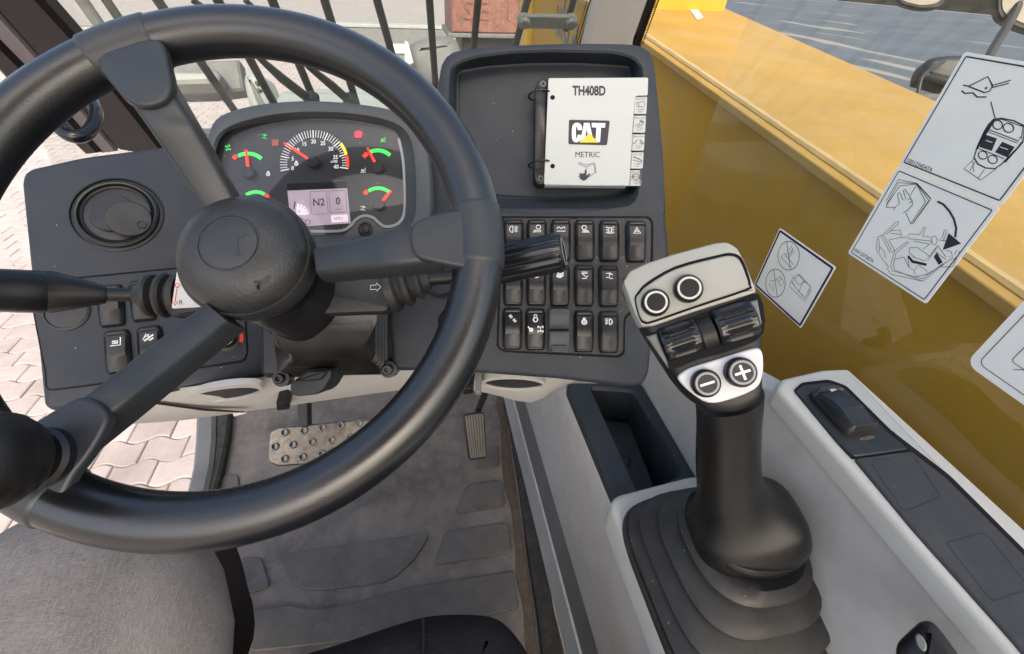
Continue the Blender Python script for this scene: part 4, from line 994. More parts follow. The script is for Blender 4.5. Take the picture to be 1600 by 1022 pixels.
# lower right face that carries the switches
lr = D.P([(606, 490), (640, 400), (662, 322), (1041, 322), (1047, 400), (1036, 470), (1019, 540), (1015, 586), (1004, 604), (985, 606), (870, 592), (733, 582), (612, 578)])
obj('switch_fascia', MB().prism(D, roundpoly(lr, .008), -.08, -.0004, .006, 3), M_DASH, dash)
for (x, y, r_) in ((690, 436, 30), (706, 503, 21)):
    u, v = D.uv(x, y); r = r_ * .5 / 700
    obj('round_socket', MB().rev(D.w(u, v), D.n, [(r, .0), (r, .003), (r * .9, .0045), (r * .82, .003), (r * .8, -.0005)], 28, False, True), M_BLACK, dash)

# lower grey trim
lt = thing('dash_trim', W(500, 610, .6), 'pale grey lower dashboard trim with two oval recesses', 'trim')
up = smooth([(170, 627), (240, 612), (300, 604), (400, 590), (440, 587), (520, 582), (600, 577), (700, 582), (800, 588), (870, 591), (900, 594)], 3, False)
md = smooth([(176, 648), (240, 633), (300, 625), (400, 612), (450, 607), (520, 600), (600, 592), (700, 593), (800, 604), (868, 601), (895, 598)], 3, False)
lo_ = smooth([(184, 664), (240, 660), (300, 655), (400, 641), (450, 634), (520, 624), (600, 613), (690, 604), (760, 614), (830, 629), (868, 604)], 3, False)
rw = []
for pts, d_ in ((up, .535), (md, .555), (lo_, .60), ([(x, y - 1) for x, y in lo_], .72)):
    rw.append([W(x, y, d_ + .0000 * x) for x, y in pts])
q = MB().loft(rw, False, False, closed=False)
obj('moulding', q, M_TRIM, lt, sharp=50)
def oval(px, py, a, b_, rot, d, nrm, name='oval_recess'):
    fr = Fr(W(px, py, d), nrm); pts = fr.P(ell(px, py, a, b_, 32, rot))
    big_ = fr.P(ell(px, py, a * 1.07, b_ * 1.2, 32, rot), .002)
    rr = [[fr.w(u, v, -.004) for u, v in big_], [fr.w(u, v, .0042) for u, v in big_], [fr.w(u, v, .0046) for u, v in pts], [fr.w(u * .985, v * .96, .0015) for u, v in pts]]
    obj(name, MB().loft(rr, False, False), M_TRIM, lt)
    obj('recess_floor', MB().flat(fr, [(u * .99, v * .97) for u, v in pts], .0016), M_DASHD, lt, sharp=None)
nt_ = (Vector(W(500, 600, .55)) - Vector(W(500, 625, .60)))
NRM = (CX.cross(nt_)); NRM = NRM if NRM.dot(CF) < 0 else -NRM
oval(803, 596, 46, 9, .03, .5405, NRM); oval(352, 612, 56, 9.5, -.13, .545, NRM)
SF = Fr(W(300, 637, .575), NRM)
obj('seam_slot', MB().flat(SF, SF.P([(238, 628), (250, 629), (320, 638), (384, 643), (383, 645), (318, 642), (245, 632)], .004), .004), M_GAP, lt, sharp=None)
obj('clip', MB().prism(SF, SF.P([(431, 632), (444, 630), (452, 634), (452, 640), (432, 642)], .004), -.02, .004, .001), M_BLACK, lt)
obj('clip', MB().prism(SF, SF.P([(722, 609), (738, 607), (740, 615), (724, 617)], .004), -.02, .004, .001), M_BLACK, lt)
obj('clip', MB().prism(SF, SF.P([(742, 612), (752, 612), (752, 618), (743, 618)], .004), -.02, .004, .001), M_GREYP, lt)

# ---- right switch panel
sp = thing('switch_panel', D.w(*D.uv(890, 445)), 'dark switch panel with three rows of black rockers right of the wheel', 'switch panel')
gp0 = roundpoly(D.P([(783, 336), (1016, 336), (1023, 346), (1022, 411), (1021, 443), (989, 490), (979, 499), (978, 554), (969, 561), (786, 552), (774, 543), (781, 345)], .0006), .004, 3)
obj('panel_gap', MB().prism(D, inset(gp0, .0013), -.001, .0006), M_GAP, sp)
pp0 = roundpoly(D.P([(787, 340), (1012, 340), (1018, 348), (1017, 412), (1016, 440), (986, 486), (975, 496), (974, 550), (966, 556), (787, 548), (778, 541), (785, 347)], .0022), .004, 3)
obj('panel_plate', MB().prism(D, pp0, .0, .0022, .0008), M_DASHD, sp)
for pts in ([(890, 340.5), (902, 340.5), (902, 342), (890, 342)], [(1016.5, 400), (1020, 400), (1020, 418), (1016.5, 418)]):
    obj('clip_slot', MB().flat(D, D.P(pts, .0025), .0025), M_GAP, sp, sharp=None)
du = MB()
for k in range(120):
    x = random.choice([820, 857, 895, 933, 973]) + random.gauss(0, 3); y = random.uniform(400, 412) if random.random() < .5 else random.uniform(345, 545)
    u, v = D.uv(x, y, .0026); r = random.uniform(.0002, .0006); du.flat(D, ell(u, v, r, r * random.uniform(.5, 1.6), 6), .0026)
obj('dust_specks', du, plain('dust_tan', (.26, .24, .2), .9), sp, sharp=None, kind='stuff')
S1 = .0076
R1 = [(802.5, 375, 'foglamp'), (839, 375, 'worklamp'), (876.5, 375, 'roof'), (914, 375.5, 'worklamp2'), (952.6, 376, 'beacon'), (994.5, 377, 'hazard')]
R2 = [(801.7, 445, None), (838, 445, 'lock'), (875, 446, 'scoop'), (913, 446, 'bucket'), (951.5, 447, 'valve')]
R3 = [(800.6, 514, 'axles'), (836.5, 515, None), (912.5, 518, 'engine'), (951.5, 519, 'headlamp')]
for x, y, kd in R1 + R2 + R3:
    kinds = [(kd, 0, .0115, S1)] if kd else []
    if (x, y) == (836.5, 515): kinds = [('lock', 0, .0125, .008), ('gear', -.0055, .0008, .0068), ('axle', .0055, .0005, .0068)]
    switch(D, x, y, sp, kinds, hb=.0022)
for (ya, yb_, sgn) in ((482, 515, 1), (517, 551, -1)):
    u0, v0 = D.uv(858, ya, .012); u1, v1 = D.uv(890, yb_, .012)
    prof = [(-.5, 0), (-.5, .006), (-.42, .0095), (-.2, .0128), (.1, .0148), (.35, .0148), (.46, .0132), (.5, .0105), (.5, 0)]
    if sgn < 0: prof = [(-a_, b__) for a_, b__ in prof[::-1]]
    vc, vh = (v0 + v1) / 2, abs(v0 - v1)
    rings = [[D.w(uu, vc + t_ * vh * (-sgn) * -1, hh * k) for t_, hh in prof] for uu, k in ((u0, .9), (u0 + .0015, 1), (u1 - .0015, 1), (u1, .9))]
    ro_ = obj('ribbed_roller', MB().loft(rings, True, True), M_HOOD, sp)
    rbm = MB()
    for i in range(4):
        t_ = sgn * (.22 + .07 * i); hh = .0146 - .0005 * i
        rbm.prism(D, [(u0 + .003, vc + t_ * vh - .0006), (u1 - .003, vc + t_ * vh - .0006), (u1 - .003, vc + t_ * vh + .0006), (u0 + .003, vc + t_ * vh + .0006)], .006, hh + .0022)
    obj('grip_ridges', rbm, M_HOOD, ro_)

# ---- left switch panel
sp2 = thing('switch_panel', L_.w(*L_.uv(200, 510)), 'dark switch panel left of the steering column with a red marked rotary knob', 'switch panel')
lp0 = [(44, 441), (130, 434), (275, 420), (378, 408), (386, 552), (380, 563), (300, 575), (141, 601), (78, 609), (73, 604), (72, 580), (67, 560)]
obj('panel_gap', MB().prism(L_, roundpoly(L_.P([(42, 439), (130, 432), (275, 418), (380, 406), (388, 553), (382, 566), (300, 577.5), (141, 603.5), (77, 611), (71, 605), (70, 580), (65, 560)], .0006), .004, 3), -.001, .0006), M_GAP, sp2)
obj('panel_plate', MB().prism(L_, roundpoly(L_.P(lp0, .002), .004, 3), 0, .002, .0008), M_DASH, sp2)
for x, y, kd, sx_ in ((172, 477, 'bracket', 1.12), (222, 469, None, 1.12), (183, 549, 'corner', 1.12), (234, 542, 'tool', 1.12)):
    switch(L_, x, y, sp2, [(kd, 0, .010, .009)] if kd else [], hb=.002, sx=sx_, sy=1.10)
u, v = L_.uv(106, 488); r = 29 * .53 / 700
obj('blank_cap', MB().rev(L_.w(u, v), L_.n, [(r, .001), (r, .0035), (r * .9, .0045), (r * .86, .0032), (r * .82, .0034)], 28, False, True), M_DASHD, sp2)
u, v = L_.uv(352, 528, .008); r = 15 * .50 / 700
kb = obj('rotary_knob', MB().rev(L_.w(u, v), L_.n, [(r * 1.5, .001), (r * 1.5, .003), (r * 1.1, .004), (r * 1.05, .012), (r * .9, .0135)], 28, False, True), M_BLACK, sp2)
obj('knob_ring', MB().rev(L_.w(u, v), L_.n, [(r * 1.0, .0133), (r * .96, .0139), (r * .90, .0139)], 28, False, False), M_PRINT, kb)
q = MB().stroke(L_, arc(u, v, r * 1.55, -25, 62, 10), r * .42, .0036)
obj('red_mark', q, M_RED, sp2, sharp=None)

# ---- air vent
va = thing('air_vent', L_.o, 'round black air vent with a tilted flap on the left dashboard wing', 'air vent')
R0 = .0479
obj('bezel', MB().rev(L_.o, L_.n, [(R0, -.002), (R0, .0012), (R0 * .965, .002), (R0 * .935, -.0015), (R0 * .91, -.001), (R0 * .895, .003), (R0 * .85, .0045), (R0 * .81, .004), (R0 * .79, .001), (R0 * .775, .0015), (R0 * .75, .003), (R0 * .71, .0015), (R0 * .70, -.001)], 56, False, False), M_BLACK, va)
obj('barrel', MB().rev(L_.o, L_.n, [(R0 * .72, .0004), (R0 * .69, .0006), (R0 * .60, .0010), (R0 * .30, .0014)], 40, False, True), M_BLACK, va)
fc = L_.w(*L_.uv(201, 341, .010), .0035); fn = (L_.n + L_.e1 * .20 - L_.e2 * .05).normalized()
fl = obj('flap', MB().rev(fc + L_.n * .006, fn, [(R0 * .44, -.006), (R0 * .47, -.001), (R0 * .45, .0006), (R0 * .40, .001), (R0 * .2, -.0005)], 40, False, True), M_DASHD, va)
fc2 = L_.w(*L_.uv(173, 331, .006), .002); fn2 = (L_.n - L_.e1 * .14 + L_.e2 * .08).normalized()
obj('vane', MB().rev(fc2 + L_.n * .002, fn2, [(R0 * .48, -.004), (R0 * .50, .0), (R0 * .48, .001)], 36, False, True), M_DASHD, va)
dc = L_.uv(219, 350, .02)
obj('finger_dimple', MB().rev(fc + (L_.w(*dc) - L_.w(*L_.uv(201, 341, .02))) - fn * fn.dot(L_.w(*dc) - L_.w(*L_.uv(201, 341, .02))) + fn * .0070, fn, [(R0 * .105, 0), (R0 * .10, .0012), (R0 * .085, .0012), (R0 * .08, .0004)], 18, False, True), M_DASH, fl)

# ---- instrument cluster
ic = thing('instrument_cluster', D.w(*D.uv(490, 270)), 'lit instrument cluster with rev counter, three small gauges and a pink display', 'instruments')
cc = D.uv(490, 275)
ho = smooth(D.P([(322, 215), (330, 190), (352, 174), (400, 161), (466, 155), (533, 157), (600, 166), (638, 178), (660, 203), (671, 250), (674, 330), (662, 372), (640, 400), (560, 408), (420, 400), (335, 390), (318, 330), (314, 260)], .016), 3)
hl = smooth(D.P([(334, 222), (345, 205), (368, 192), (415, 180), (470, 174), (533, 175), (585, 182), (622, 194), (640, 214), (648, 250), (650, 300), (647, 340), (625, 370), (560, 378), (430, 378), (345, 365), (332, 320), (328, 260)], .016), 3)
lens = smooth(D.P([(338, 219), (346, 212), (368, 203), (415, 193), (471, 188), (533, 190), (580, 197), (612, 205), (625, 216), (630, 246), (632, 283), (632, 330), (622, 350), (560, 366), (430, 368), (350, 352), (338, 320), (334, 260)], 0), 3)
RR = [ang_resample(x, cc, 110) for x in (ho, hl, lens)]
rings = [[D.w(u, v, -.05) for u, v in RR[0]], [D.w(u, v, .010) for u, v in RR[0]], [D.w(u, v, .0145) for u, v in inset(RR[0], .0015)], [D.w(u, v, .016) for u, v in inset(RR[0], .004)], [D.w(u, v, .015) for u, v in RR[1]], [D.w(u, v, .011) for u, v in inset(RR[1], .001)], [D.w(u, v, .001) for u, v in RR[2]]]
obj('hood', MB().loft(rings, True, False), M_HOOD, ic, sharp=45)
obj('gauge_face', MB().flat(D, inset(RR[2], -.001), 0), M_FACE, ic, sharp=None)
bz_ = MB()
bp_ = D.P([(623, 216), (629, 246), (632, 283), (632, 330), (622, 349), (603, 354), (592, 348), (583, 340), (569, 337), (556, 343), (546, 354), (527, 361), (452, 361)], .002)
bz_.stroke(D, smooth(bp_, 4, False), .0030, .002)
obj('pale_bezel', bz_, M_PRINT, ic, sharp=None)
# cut-out with screw under the display
cu_ = smooth(D.P([(535, 380), (548, 357), (557, 346), (569, 340), (581, 343), (590, 351), (603, 357), (625, 355), (630, 380)], .0035), 4)
obj('bezel_cutout', MB().prism(D, cu_, 0, .0035, .001), M_HOOD, ic)
for (x, y) in ((570, 358), (567, 437)):
    u, v = D.uv(x, y, .006)
    sc_ = obj('bezel_screw', MB().rev(D.w(u, v), D.n, [(.0085, .0), (.0085, .0042), (.0072, .005), (.006, .0036), (.0045, .0036), (.0042, .0062), (.003, .0068)], 20, False, True), M_BLACK, ic)
H_ = .0012
u0, v0 = D.uv(491, 256, H_); k_ = .5 / 700
tk = MB()
R_o, R_i, R_m = 53.5 * k_, 42 * k_, 45 * k_
a0, a1 = 192, -8
for i in range(41):
    a_ = math.radians(a0 + (a1 - a0) * i / 40); maj = i % 5 == 0
    if 31 < i < 40 and not maj: ro_, ri_ = R_o * .93, R_i + 1.5 * k_
    else: ro_, ri_ = R_o, (R_i if not maj else R_i * .96)
    ca, sa = math.cos(a_), math.sin(a_) * .98
    tk.stroke(D, [(u0 + ri_ * ca, v0 + ri_ * sa), (u0 + ro_ * ca, v0 + ro_ * sa)], (1.7 if maj else 1.0) * k_, H_)
obj('rev_scale', tk, M_GWHITE, ic, sharp=None)
for i, s_ in enumerate(('0', '5', '10', '15', '20', '25', '30', '35', '40')):
    a_ = math.radians(a0 + (a1 - a0) * i / 8); r_ = 34.5 * k_
    text('numeral', s_, D, u0 + r_ * math.cos(a_), v0 + r_ * math.sin(a_), .0062, M_GWHITE, ic, H_, 0, .9, .02)
text('numeral', 'x100', D, *D.uv(522, 252.5, H_), .0042, M_GWHITE, ic, H_, 0, .9, .02)
def arcseg(cx_, cy_, r_, w_, b0, b1, mat, name='coloured_band'):
    q = MB().stroke(D, arc(cx_, cy_, r_, b0, b1, 12), w_, H_); obj(name, q, mat, ic, sharp=None)
arcseg(u0, v0, 52 * k_, 4.6 * k_, 38, 17, M_YELL); arcseg(u0, v0, 52 * k_, 4.6 * k_, 14, -5, M_REDL)
def pointer(px, py, tx, ty, wd, r_, h=.004):
    hub = D.uv(px, py, h); tp = D.uv(tx, ty, h)
    d_ = Vector(tp) - Vector(hub); st = Vector(hub) + d_.normalized() * r_ * .8; n_ = Vector((-d_.y, d_.x)).normalized()
    q = MB().prism(D, [tuple(st - n_ * wd * .6), tuple(Vector(tp) - n_ * wd * .42), tuple(Vector(tp) + n_ * wd * .42), tuple(st + n_ * wd * .6)], h - .001, h)
    o_ = obj('pointer', q, M_REDL, ic, sharp=None)
    obj('pointer_hub', MB().rev(D.w(*hub, 0), D.n, [(r_, .0005), (r_, h + .001), (r_ * .85, h + .0022)], 24, False, True), M_BLACK, o_)
pointer(489, 253, 444, 223.5, 3.4 * k_, 9.5 * k_)
pointer(388, 270, 384, 234, 3.6 * k_, 9.5 * k_); pointer(590, 262, 574, 231, 3.4 * k_, 9.5 * k_); pointer(592, 320, 611, 298, 3.4 * k_, 9 * k_, .003)
g1 = D.uv(387, 272, H_); g2 = D.uv(590, 263, H_); g3 = D.uv(591, 321, H_); g4 = D.uv(400, 327, H_)
arcseg(*g1, 32 * k_, 6 * k_, 118, 48, M_GREENL); arcseg(*g1, 33 * k_, 6 * k_, 133, 121, M_REDL)
arcseg(*g2, 28 * k_, 6 * k_, 118, 46, M_GREENL); arcseg(*g2, 28 * k_, 6 * k_, 141, 124, M_REDL)
arcseg(*g3, 27 * k_, 5.5 * k_, 124, 46, M_GREENL); arcseg(*g3, 28 * k_, 6 * k_, 140, 127, M_REDL)
arcseg(*g4, 27 * k_, 5.5 * k_, 125, 60, M_GREENL); arcseg(*g4, 27 * k_, 5.5 * k_, 57, 42, M_REDL)
put_icon('axle', D, *D.uv(356, 231, H_), H_, .0058, ic, M_GREENL, .2, 'lit_symbol')
put_icon('valve', D, *D.uv(413, 213, H_), H_, .0055, ic, M_GREENL, 0, 'lit_symbol')
put_icon('corner', D, *D.uv(598, 218, H_), H_, .0055, ic, M_GREENL, 0, 'lit_symbol')
u, v = D.uv(430, 223, H_); obj('warning_lamp', MB().flat(D, rrect(u, v, .0075, .0072, .0008), H_), plain('dim_red', (.32, .07, .04), .5, .1), ic, sharp=None)
u, v = D.uv(560, 210, H_); q = MB(); q.flat(D, rrect(u, v, .0085, .0078, .0022), H_); obj('warning_lamp', q, plain('bright_red', (.6, .03, .05), .5, .35), ic, sharp=None)
q = MB(); q.stroke(D, arc(u, v, .0026, -60, 60, 6), .0006, H_ + .0002); q.stroke(D, arc(u, v, .0026, 120, 240, 6), .0006, H_ + .0002); q.stroke(D, [(u, v + .001), (u, v - .001)], .0006, H_ + .0002)
obj('lit_symbol', q, M_REDL, ic, sharp=None)
for kd, x, y in (('engine', 419, 271), ('corner', 567, 266), ('valve', 567, 325), ('engine', 463, 255)):
    put_icon(kd, D, *D.uv(x, y, H_), H_, .0055, ic, M_GWHITE, 0, 'gauge_symbol')
# display
dt = D.P([(448, 287), (541, 283.5), (542, 294), (450, 299)], .0016)
obj('display_header', MB().flat(D, D.P([(448, 287), (541, 283.5), (542.5, 294.5), (449.2, 298)], .0010), .0010), M_GAP, ic, sharp=None)
dsp = obj('display', MB().flat(D, D.P([(449, 298), (542.5, 294), (548, 349), (455, 355)], .0016), .0016), M_LCD, ic, sharp=None)
def bx(pts, wd=.0004): obj('display_box', MB().stroke(D, roundpoly(D.P(pts, .0019), .001), wd, .0019, True), M_LCDK, dsp, sharp=None)
bx([(484, 299.5), (510, 298.5), (513, 334), (487, 335)]); bx([(514, 298.5), (540, 297.5), (542, 331), (516, 333)])
rt = math.radians(2.3)
text('lettering', 'N2', D, *D.uv(498, 316.5, .0019), .0112, M_LCDK, dsp, .0019, rt, .95, .015)
text('lettering', '0', D, *D.uv(528, 314.5, .0019), .0112, M_LCDK, dsp, .0019, rt, .9, .015)
text('lettering', 'km/h', D, *D.uv(528.5, 327, .0019), .0028, M_LCDK, dsp, .0019, rt)
obj('display_box', MB().flat(D, roundpoly(D.P([(517, 336.5), (543, 335), (544, 346.5), (518, 348)], .0018), .001), .0018), plain('display_pale', (.62, .52, .6), .5, .3), dsp, sharp=None)
text('lettering', '4379.1', D, *D.uv(529, 341.5, .0020), .0042, M_LCDK, dsp, .0020, rt, .9)
obj('display_box', MB().flat(D, D.P([(463, 336)] + [(463 + 20 * math.cos(math.radians(a_)), 336 - 18 * math.sin(math.radians(a_))) for a_ in range(0, 100, 10)], .0018), .0018), plain('display_pale', (.62, .52, .6), .5, .3), dsp, sharp=None)
q = MB()
for a_ in range(5, 95, 17): q.strokepx(D, [(463 + 16 * math.cos(math.radians(a_)), 336 - 14 * math.sin(math.radians(a_))), (463 + 20 * math.cos(math.radians(a_)), 336 - 18 * math.sin(math.radians(a_)))], .7, .0020)
q.strokepx(D, [(461, 315), (459, 327)], 2, .0020); q.strokepx(D, ell(481, 347, 4, 3.4, 14), 1, .0020, True); q.strokepx(D, [(470, 341), (478, 345)], 1, .002)
obj('display_symbol', q, M_LCDK, dsp, sharp=None)
text('lettering', '0°', D, *D.uv(468, 331, .0019), .004, M_LCDK, dsp, .0020, rt)
obj('lens', MB().flat(D, RR[2], .0065), M_LENS, ic, sharp=None)

# ---- chart booklet and its rail
TF = Fr(D.w(0, 0, -.0125), D.n, D.e1)
rl_ = thing('booklet_rail', TF.w(*TF.uv(846, 205)), 'black metal rail with two open rings screwed to the document tray', 'rail')
obj('rail_bar', MB().prism(TF, roundpoly(TF.P([(836, 137), (841, 126), (856, 126), (856, 286), (838, 286), (834.5, 278)], .005), .002), -.017, .005, .002, 2), M_SHINY, rl_)
for y in (131, 279):
    u, v = TF.uv(848.5 if y < 200 else 845, y, .008)
    sc_ = obj('screw', MB().rev(TF.w(u, v), TF.n, [(.0062, .004), (.006, .0068), (.004, .0085), (.003, .0078)], 18, False, True), M_SCREW, rl_)
    q = MB(); [q.stroke(TF, [(u - .002 * c_, v - .002 * s_), (u + .002 * c_, v + .002 * s_)], .001, .0092) for c_, s_ in ((1, 0), (0, 1))]
    obj('screw_slot', q, M_GAP, sc_, sharp=None)
for y in (150, 257.5):
    P3 = []
    for a_ in range(25, 250, 15):
        t_ = math.radians(a_)
        u, v = TF.uv(848, y, .008); P3.append(TF.w(u - .0035 + .0125 * math.cos(t_), v + .001 * math.sin(t_) + .0012 * math.cos(t_), .0095 + .0095 * math.sin(t_)))
    rg_ = obj('ring', MB().tube(P3, .0011, 8), M_SHINY, rl_)
    u, v = TF.uv(863.5, y + 2, .016)
    obj('ring_hole', MB().prism(TF, ell(u, v, .0026, n=16), .0150, .0158), M_GAP, rg_)
bk = thing('chart_booklet', TF.w(*TF.uv(930, 205)), 'white laminated load chart booklet with black emblem and five side tabs', 'booklet')
HB = .0155
cov = roundpoly(TF.P([(857, 122), (1013, 121), (1012, 149), (993, 149.5), (988, 200), (983, 290), (920, 290), (850, 288)], HB), .002, 3)
obj('cover', MB().prism(TF, cov, HB - .0012, HB, .0003), M_PAPER, bk)
obj('pages', MB().prism(TF, roundpoly(TF.P([(858, 124), (990, 124), (980, 291), (851, 290)], HB - .002), .002, 3), HB - .010, HB - .0015), M_PAPER, bk)
tabs = [(150.5, 178), (180, 207), (209, 235), (237, 263), (265, 290)]
for i, (ya, yb_) in enumerate(tabs):
    x0 = 990.5 - (ya - 150) * .056; x1 = 1011.5 - (ya - 150) * .062
    tb = obj('tab', MB().prism(TF, roundpoly(TF.P([(x0 - 6, ya), (x1, ya), (x1 - 1.6, yb_), (x0 - 8, yb_)], HB - .0022), .0016, 3), HB - .0032 - .0002 * i, HB - .0022 - .0002 * i, .0002), M_PAPER, bk)
    hh = HB - .0019 - .0002 * i; cx_, cy_ = (x0 + x1) / 2, (ya + yb_) / 2
    q = MB()
    q.strokepx(TF, [(x0 + 2, ya + .8), (x0, yb_ - .5)], .8, hh); q.strokepx(TF, [(x0 + 2, ya + .8), (x1 - 1, ya + .8)], .6, hh)
    if i == 0: q.strokepx(TF, [(cx_ - 7, cy_ - 3), (cx_ + 4, cy_ - 6), (cx_ + 7, cy_ - 2), (cx_ + 5, cy_ + 3), (cx_ - 5, cy_ + 2)], 1.1, hh, True); q.strokepx(TF, [(cx_ - 4, cy_ - 3), (cx_ - 2, cy_ + 2)], .9, hh)
    elif i == 1: q.strokepx(TF, [(cx_ - 7, cy_ + 3), (cx_, cy_), (cx_ + 4, cy_ - 7)], 1.2, hh); q.strokepx(TF, [(cx_ - 3, cy_ + 5), (cx_ + 5, cy_ + 1), (cx_ + 6, cy_ - 5)], 1.2, hh); q.strokepx(TF, [(cx_, cy_ - 5), (cx_ + 7, cy_ - 2)], 1.8, hh)
    elif i == 2: q.strokepx(TF, [(cx_ - 8, cy_ + 3), (cx_ - 4, cy_), (cx_ - 2, cy_ - 4)], 1.4, hh); q.strokepx(TF, [(cx_ + 2, cy_ - 4), (cx_ + 8, cy_ + 3)], 2, hh); q.strokepx(TF, [(cx_ + 2, cy_ + 1), (cx_ + 6, cy_ + 4)], 1.3, hh)
    elif i == 3: q.strokepx(TF, [(cx_ - 7, cy_ - 5), (cx_ + 2, cy_ - 2), (cx_ + 8, cy_ + 2)], 1.8, hh); q.strokepx(TF, [(cx_ - 7, cy_), (cx_ + 1, cy_ + 2), (cx_ + 7, cy_ + 4)], 1.2, hh)
    else: q.strokepx(TF, ell(cx_, cy_ - 1, 5, 4.5, 12), 1.4, hh, True); q.strokepx(TF, [(cx_ - 8, cy_ - 2), (cx_ + 8, cy_)], 1.2, hh); q.strokepx(TF, [(cx_ - 7, cy_ + 4), (cx_ - 5, cy_ - 6)], 1, hh)
    obj('tab_print', q, M_INKG, tb, sharp=None)
    text('lettering', ('2.0m³ MAX', '1200mm MAX', '1070mm MAX', '1.0m³ MAX', '1200mm MAX')[i], TF, *TF.uv(cx_ + .5, ya + 4.5, hh), .0024, M_INKG, tb, hh, 0, .95)
    text('lettering', ('< 2300kg', '< 315kg', '< 251kg', '< 730kg', '< 331kg')[i], TF, *TF.uv(cx_ - .5, yb_ - 7, hh), .0024, M_INKG, tb, hh)
    text('lettering', 'MAX', TF, *TF.uv(cx_ - .5, yb_ - 3.4, hh), .0022, M_INKG, tb, hh)
HP = HB + .0003
text('lettering', 'TH408D', TF, *TF.uv(920.5, 142.5, HP), .0146, M_INK, bk, HP, -.005, .70, .035)
em = obj('emblem', MB().flat(TF, roundpoly(TF.P([(889, 187), (953, 188.5), (948.5, 227), (888, 225.5)], HP), .0022), HP), M_INK, bk, sharp=None)
# letters of the emblem, cut as outlines
def poly(pts, mat, h, name='emblem_letter'): obj(name, MB().flat(TF, TF.P(pts, h), h), mat, em, sharp=None)
HQ = HP + .0002
poly(smooth([(909, 203), (908.5, 196), (904, 192), (898, 192.5), (894.5, 197), (893.5, 207), (894, 217), (897.5, 222), (903, 222), (907, 218), (908, 211), (902.5, 211), (902, 215.5), (900.3, 216), (899.8, 207), (900.3, 198.5), (902.2, 198), (902.8, 203)], 2), M_WHITE, HQ)
poly([(906.5, 222), (912.5, 192), (921, 192), (927.5, 222), (920.5, 222), (916.8, 201), (913, 222)], M_WHITE, HQ)
poly([(924.5, 192), (946, 192.5), (945.3, 199.5), (939, 199.3), (937.5, 222), (930.5, 222), (932, 199.3), (925, 199)], M_WHITE, HQ + .00005)
poly([(905, 222.7), (920.5, 208.5), (935.5, 222.7)], M_YPRINT, HQ + .0002, 'emblem_triangle')
text('lettering', 'METRIC', TF, *TF.uv(918, 242, HP), .0088, M_INK, bk, HP, -.005, .92, 0)
q = MB()
for pts in ([(904, 256), (916, 261), (917, 276), (903, 276)], [(916, 261), (928, 256), (930, 270), (918, 278)], [(904, 256), (905, 254), (916, 258), (929, 254)], [(928, 256), (929.5, 257), (931.5, 271)]):
    q.strokepx(TF, pts, .9, HP)
obj('book_symbol', q, M_INKG, bk, sharp=None)
obj('hand_symbol', MB().flat(TF, TF.P([(905.5, 270), (906, 279), (911, 282.5), (916, 281), (923, 272), (921, 271), (916, 275), (916, 265), (914, 265), (913.5, 271), (911, 270.5), (911, 272), (908.5, 270.5), (908, 271.5)], HP + .0002), HP + .0002), M_INK, bk, sharp=None)

# ================================================================== STEERING COLUMN
sc = thing('steering_column', WH.w(.03, -.02, -.12), 'black steering column housing with switch box, rubber gaiter and tilt lever', 'steering column')
hu, hv = WH.uv(372, 390, -.016)
obj('column_tube', MB().rev(WH.w(hu, hv), WH.n, [(.040, -.075), (.044, -.085), (.044, -.14), (.05, -.16), (.05, -.22)], 32), M_BLACK, sc)
CB = Fr(W(550, 456, .425), (WH.n + D.n * .5).normalized())
obj('switch_box', MB().prism(CB, roundpoly(CB.P([(440, 440), (600, 424), (608, 429), (608, 482), (600, 487), (560, 488), (470, 492)]), .004, 3), -.016, 0, .003, 2), M_DASHD, sc)
u, v = CB.uv(589, 449, .0005)
q = MB().stroke(CB, CB.P([(579, 446), (588, 445.3), (588, 442), (595, 448.5), (588.5, 455), (588.3, 452), (579, 452.5)], .0006), .0006, .0006, True)
obj('arrow_symbol', q, M_WHITE, sc, sharp=None)
CB2 = Fr(W(285, 458, .405), (WH.n + D.n * .5).normalized())
lb = obj('switch_box', MB().prism(CB2, roundpoly(CB2.P([(276, 412), (350, 402), (352, 480), (272, 492), (263, 489)]), .004, 3), -.045, 0, .003, 2), M_DASHD, sc)
lbl = obj('label_plate', MB().prism(CB2, roundpoly(CB2.P([(277, 420), (330, 415), (326, 478), (301, 480.5), (268, 482)], .0008), .002), .0, .0008), M_DECAL, sc)
q = MB(); q.strokepx(CB2, [(277, 447), (273, 473)], 1.2, .0011); q.strokepx(CB2, [(269, 471), (273, 477), (278, 471)], 1.4, .0011); q.strokepx(CB2, ell(277, 446, 3.5, 3.5, 12), 1, .0011, True)
obj('arrow_symbol', q, M_RED, lbl, sharp=None)
text('lettering', 'R', CB2, *CB2.uv(282.5, 473, .001), .006, M_INKG, lbl, .0011)
# gaiter round the foot of the column
gf = Fr(D.w(0, 0, 0), D.n, D.e1)
rings = []
spec = [(417, 606, 440, 589, -.012)]
for k in range(4):
    spec += [(417 + 3 * k, 606 - 5 * k, 440, 589 - 5 * k, -.004 + .0075 * k), (417 + 3 * k, 605.5 - 5 * k, 440, 588.5 - 5 * k, -.001 + .0075 * k), (421 + 3 * k, 600.5 - 5 * k, 440, 583.5 - 5 * k, .0015 + .0075 * k)]
spec += [(432, 586, 440, 568, .030), (434, 582, 440, 563, .034), (432, 578, 440, 556, .039), (426, 576, 440, 545, .045), (416, 590, 440, 512, .054)]
for x0, x1, y0_, y1_, h in spec:
    rings.append([D.w(u, v, h) for u, v in roundpoly(D.P([(x0, y0_), (x1, y0_), (x1, y1_ - 4), (x0 + (18 if h < .04 else 4), y1_)], h), .008, 4)])
obj('gaiter', MB().loft(rings, True, True), M_SHINY, sc, sharp=50)
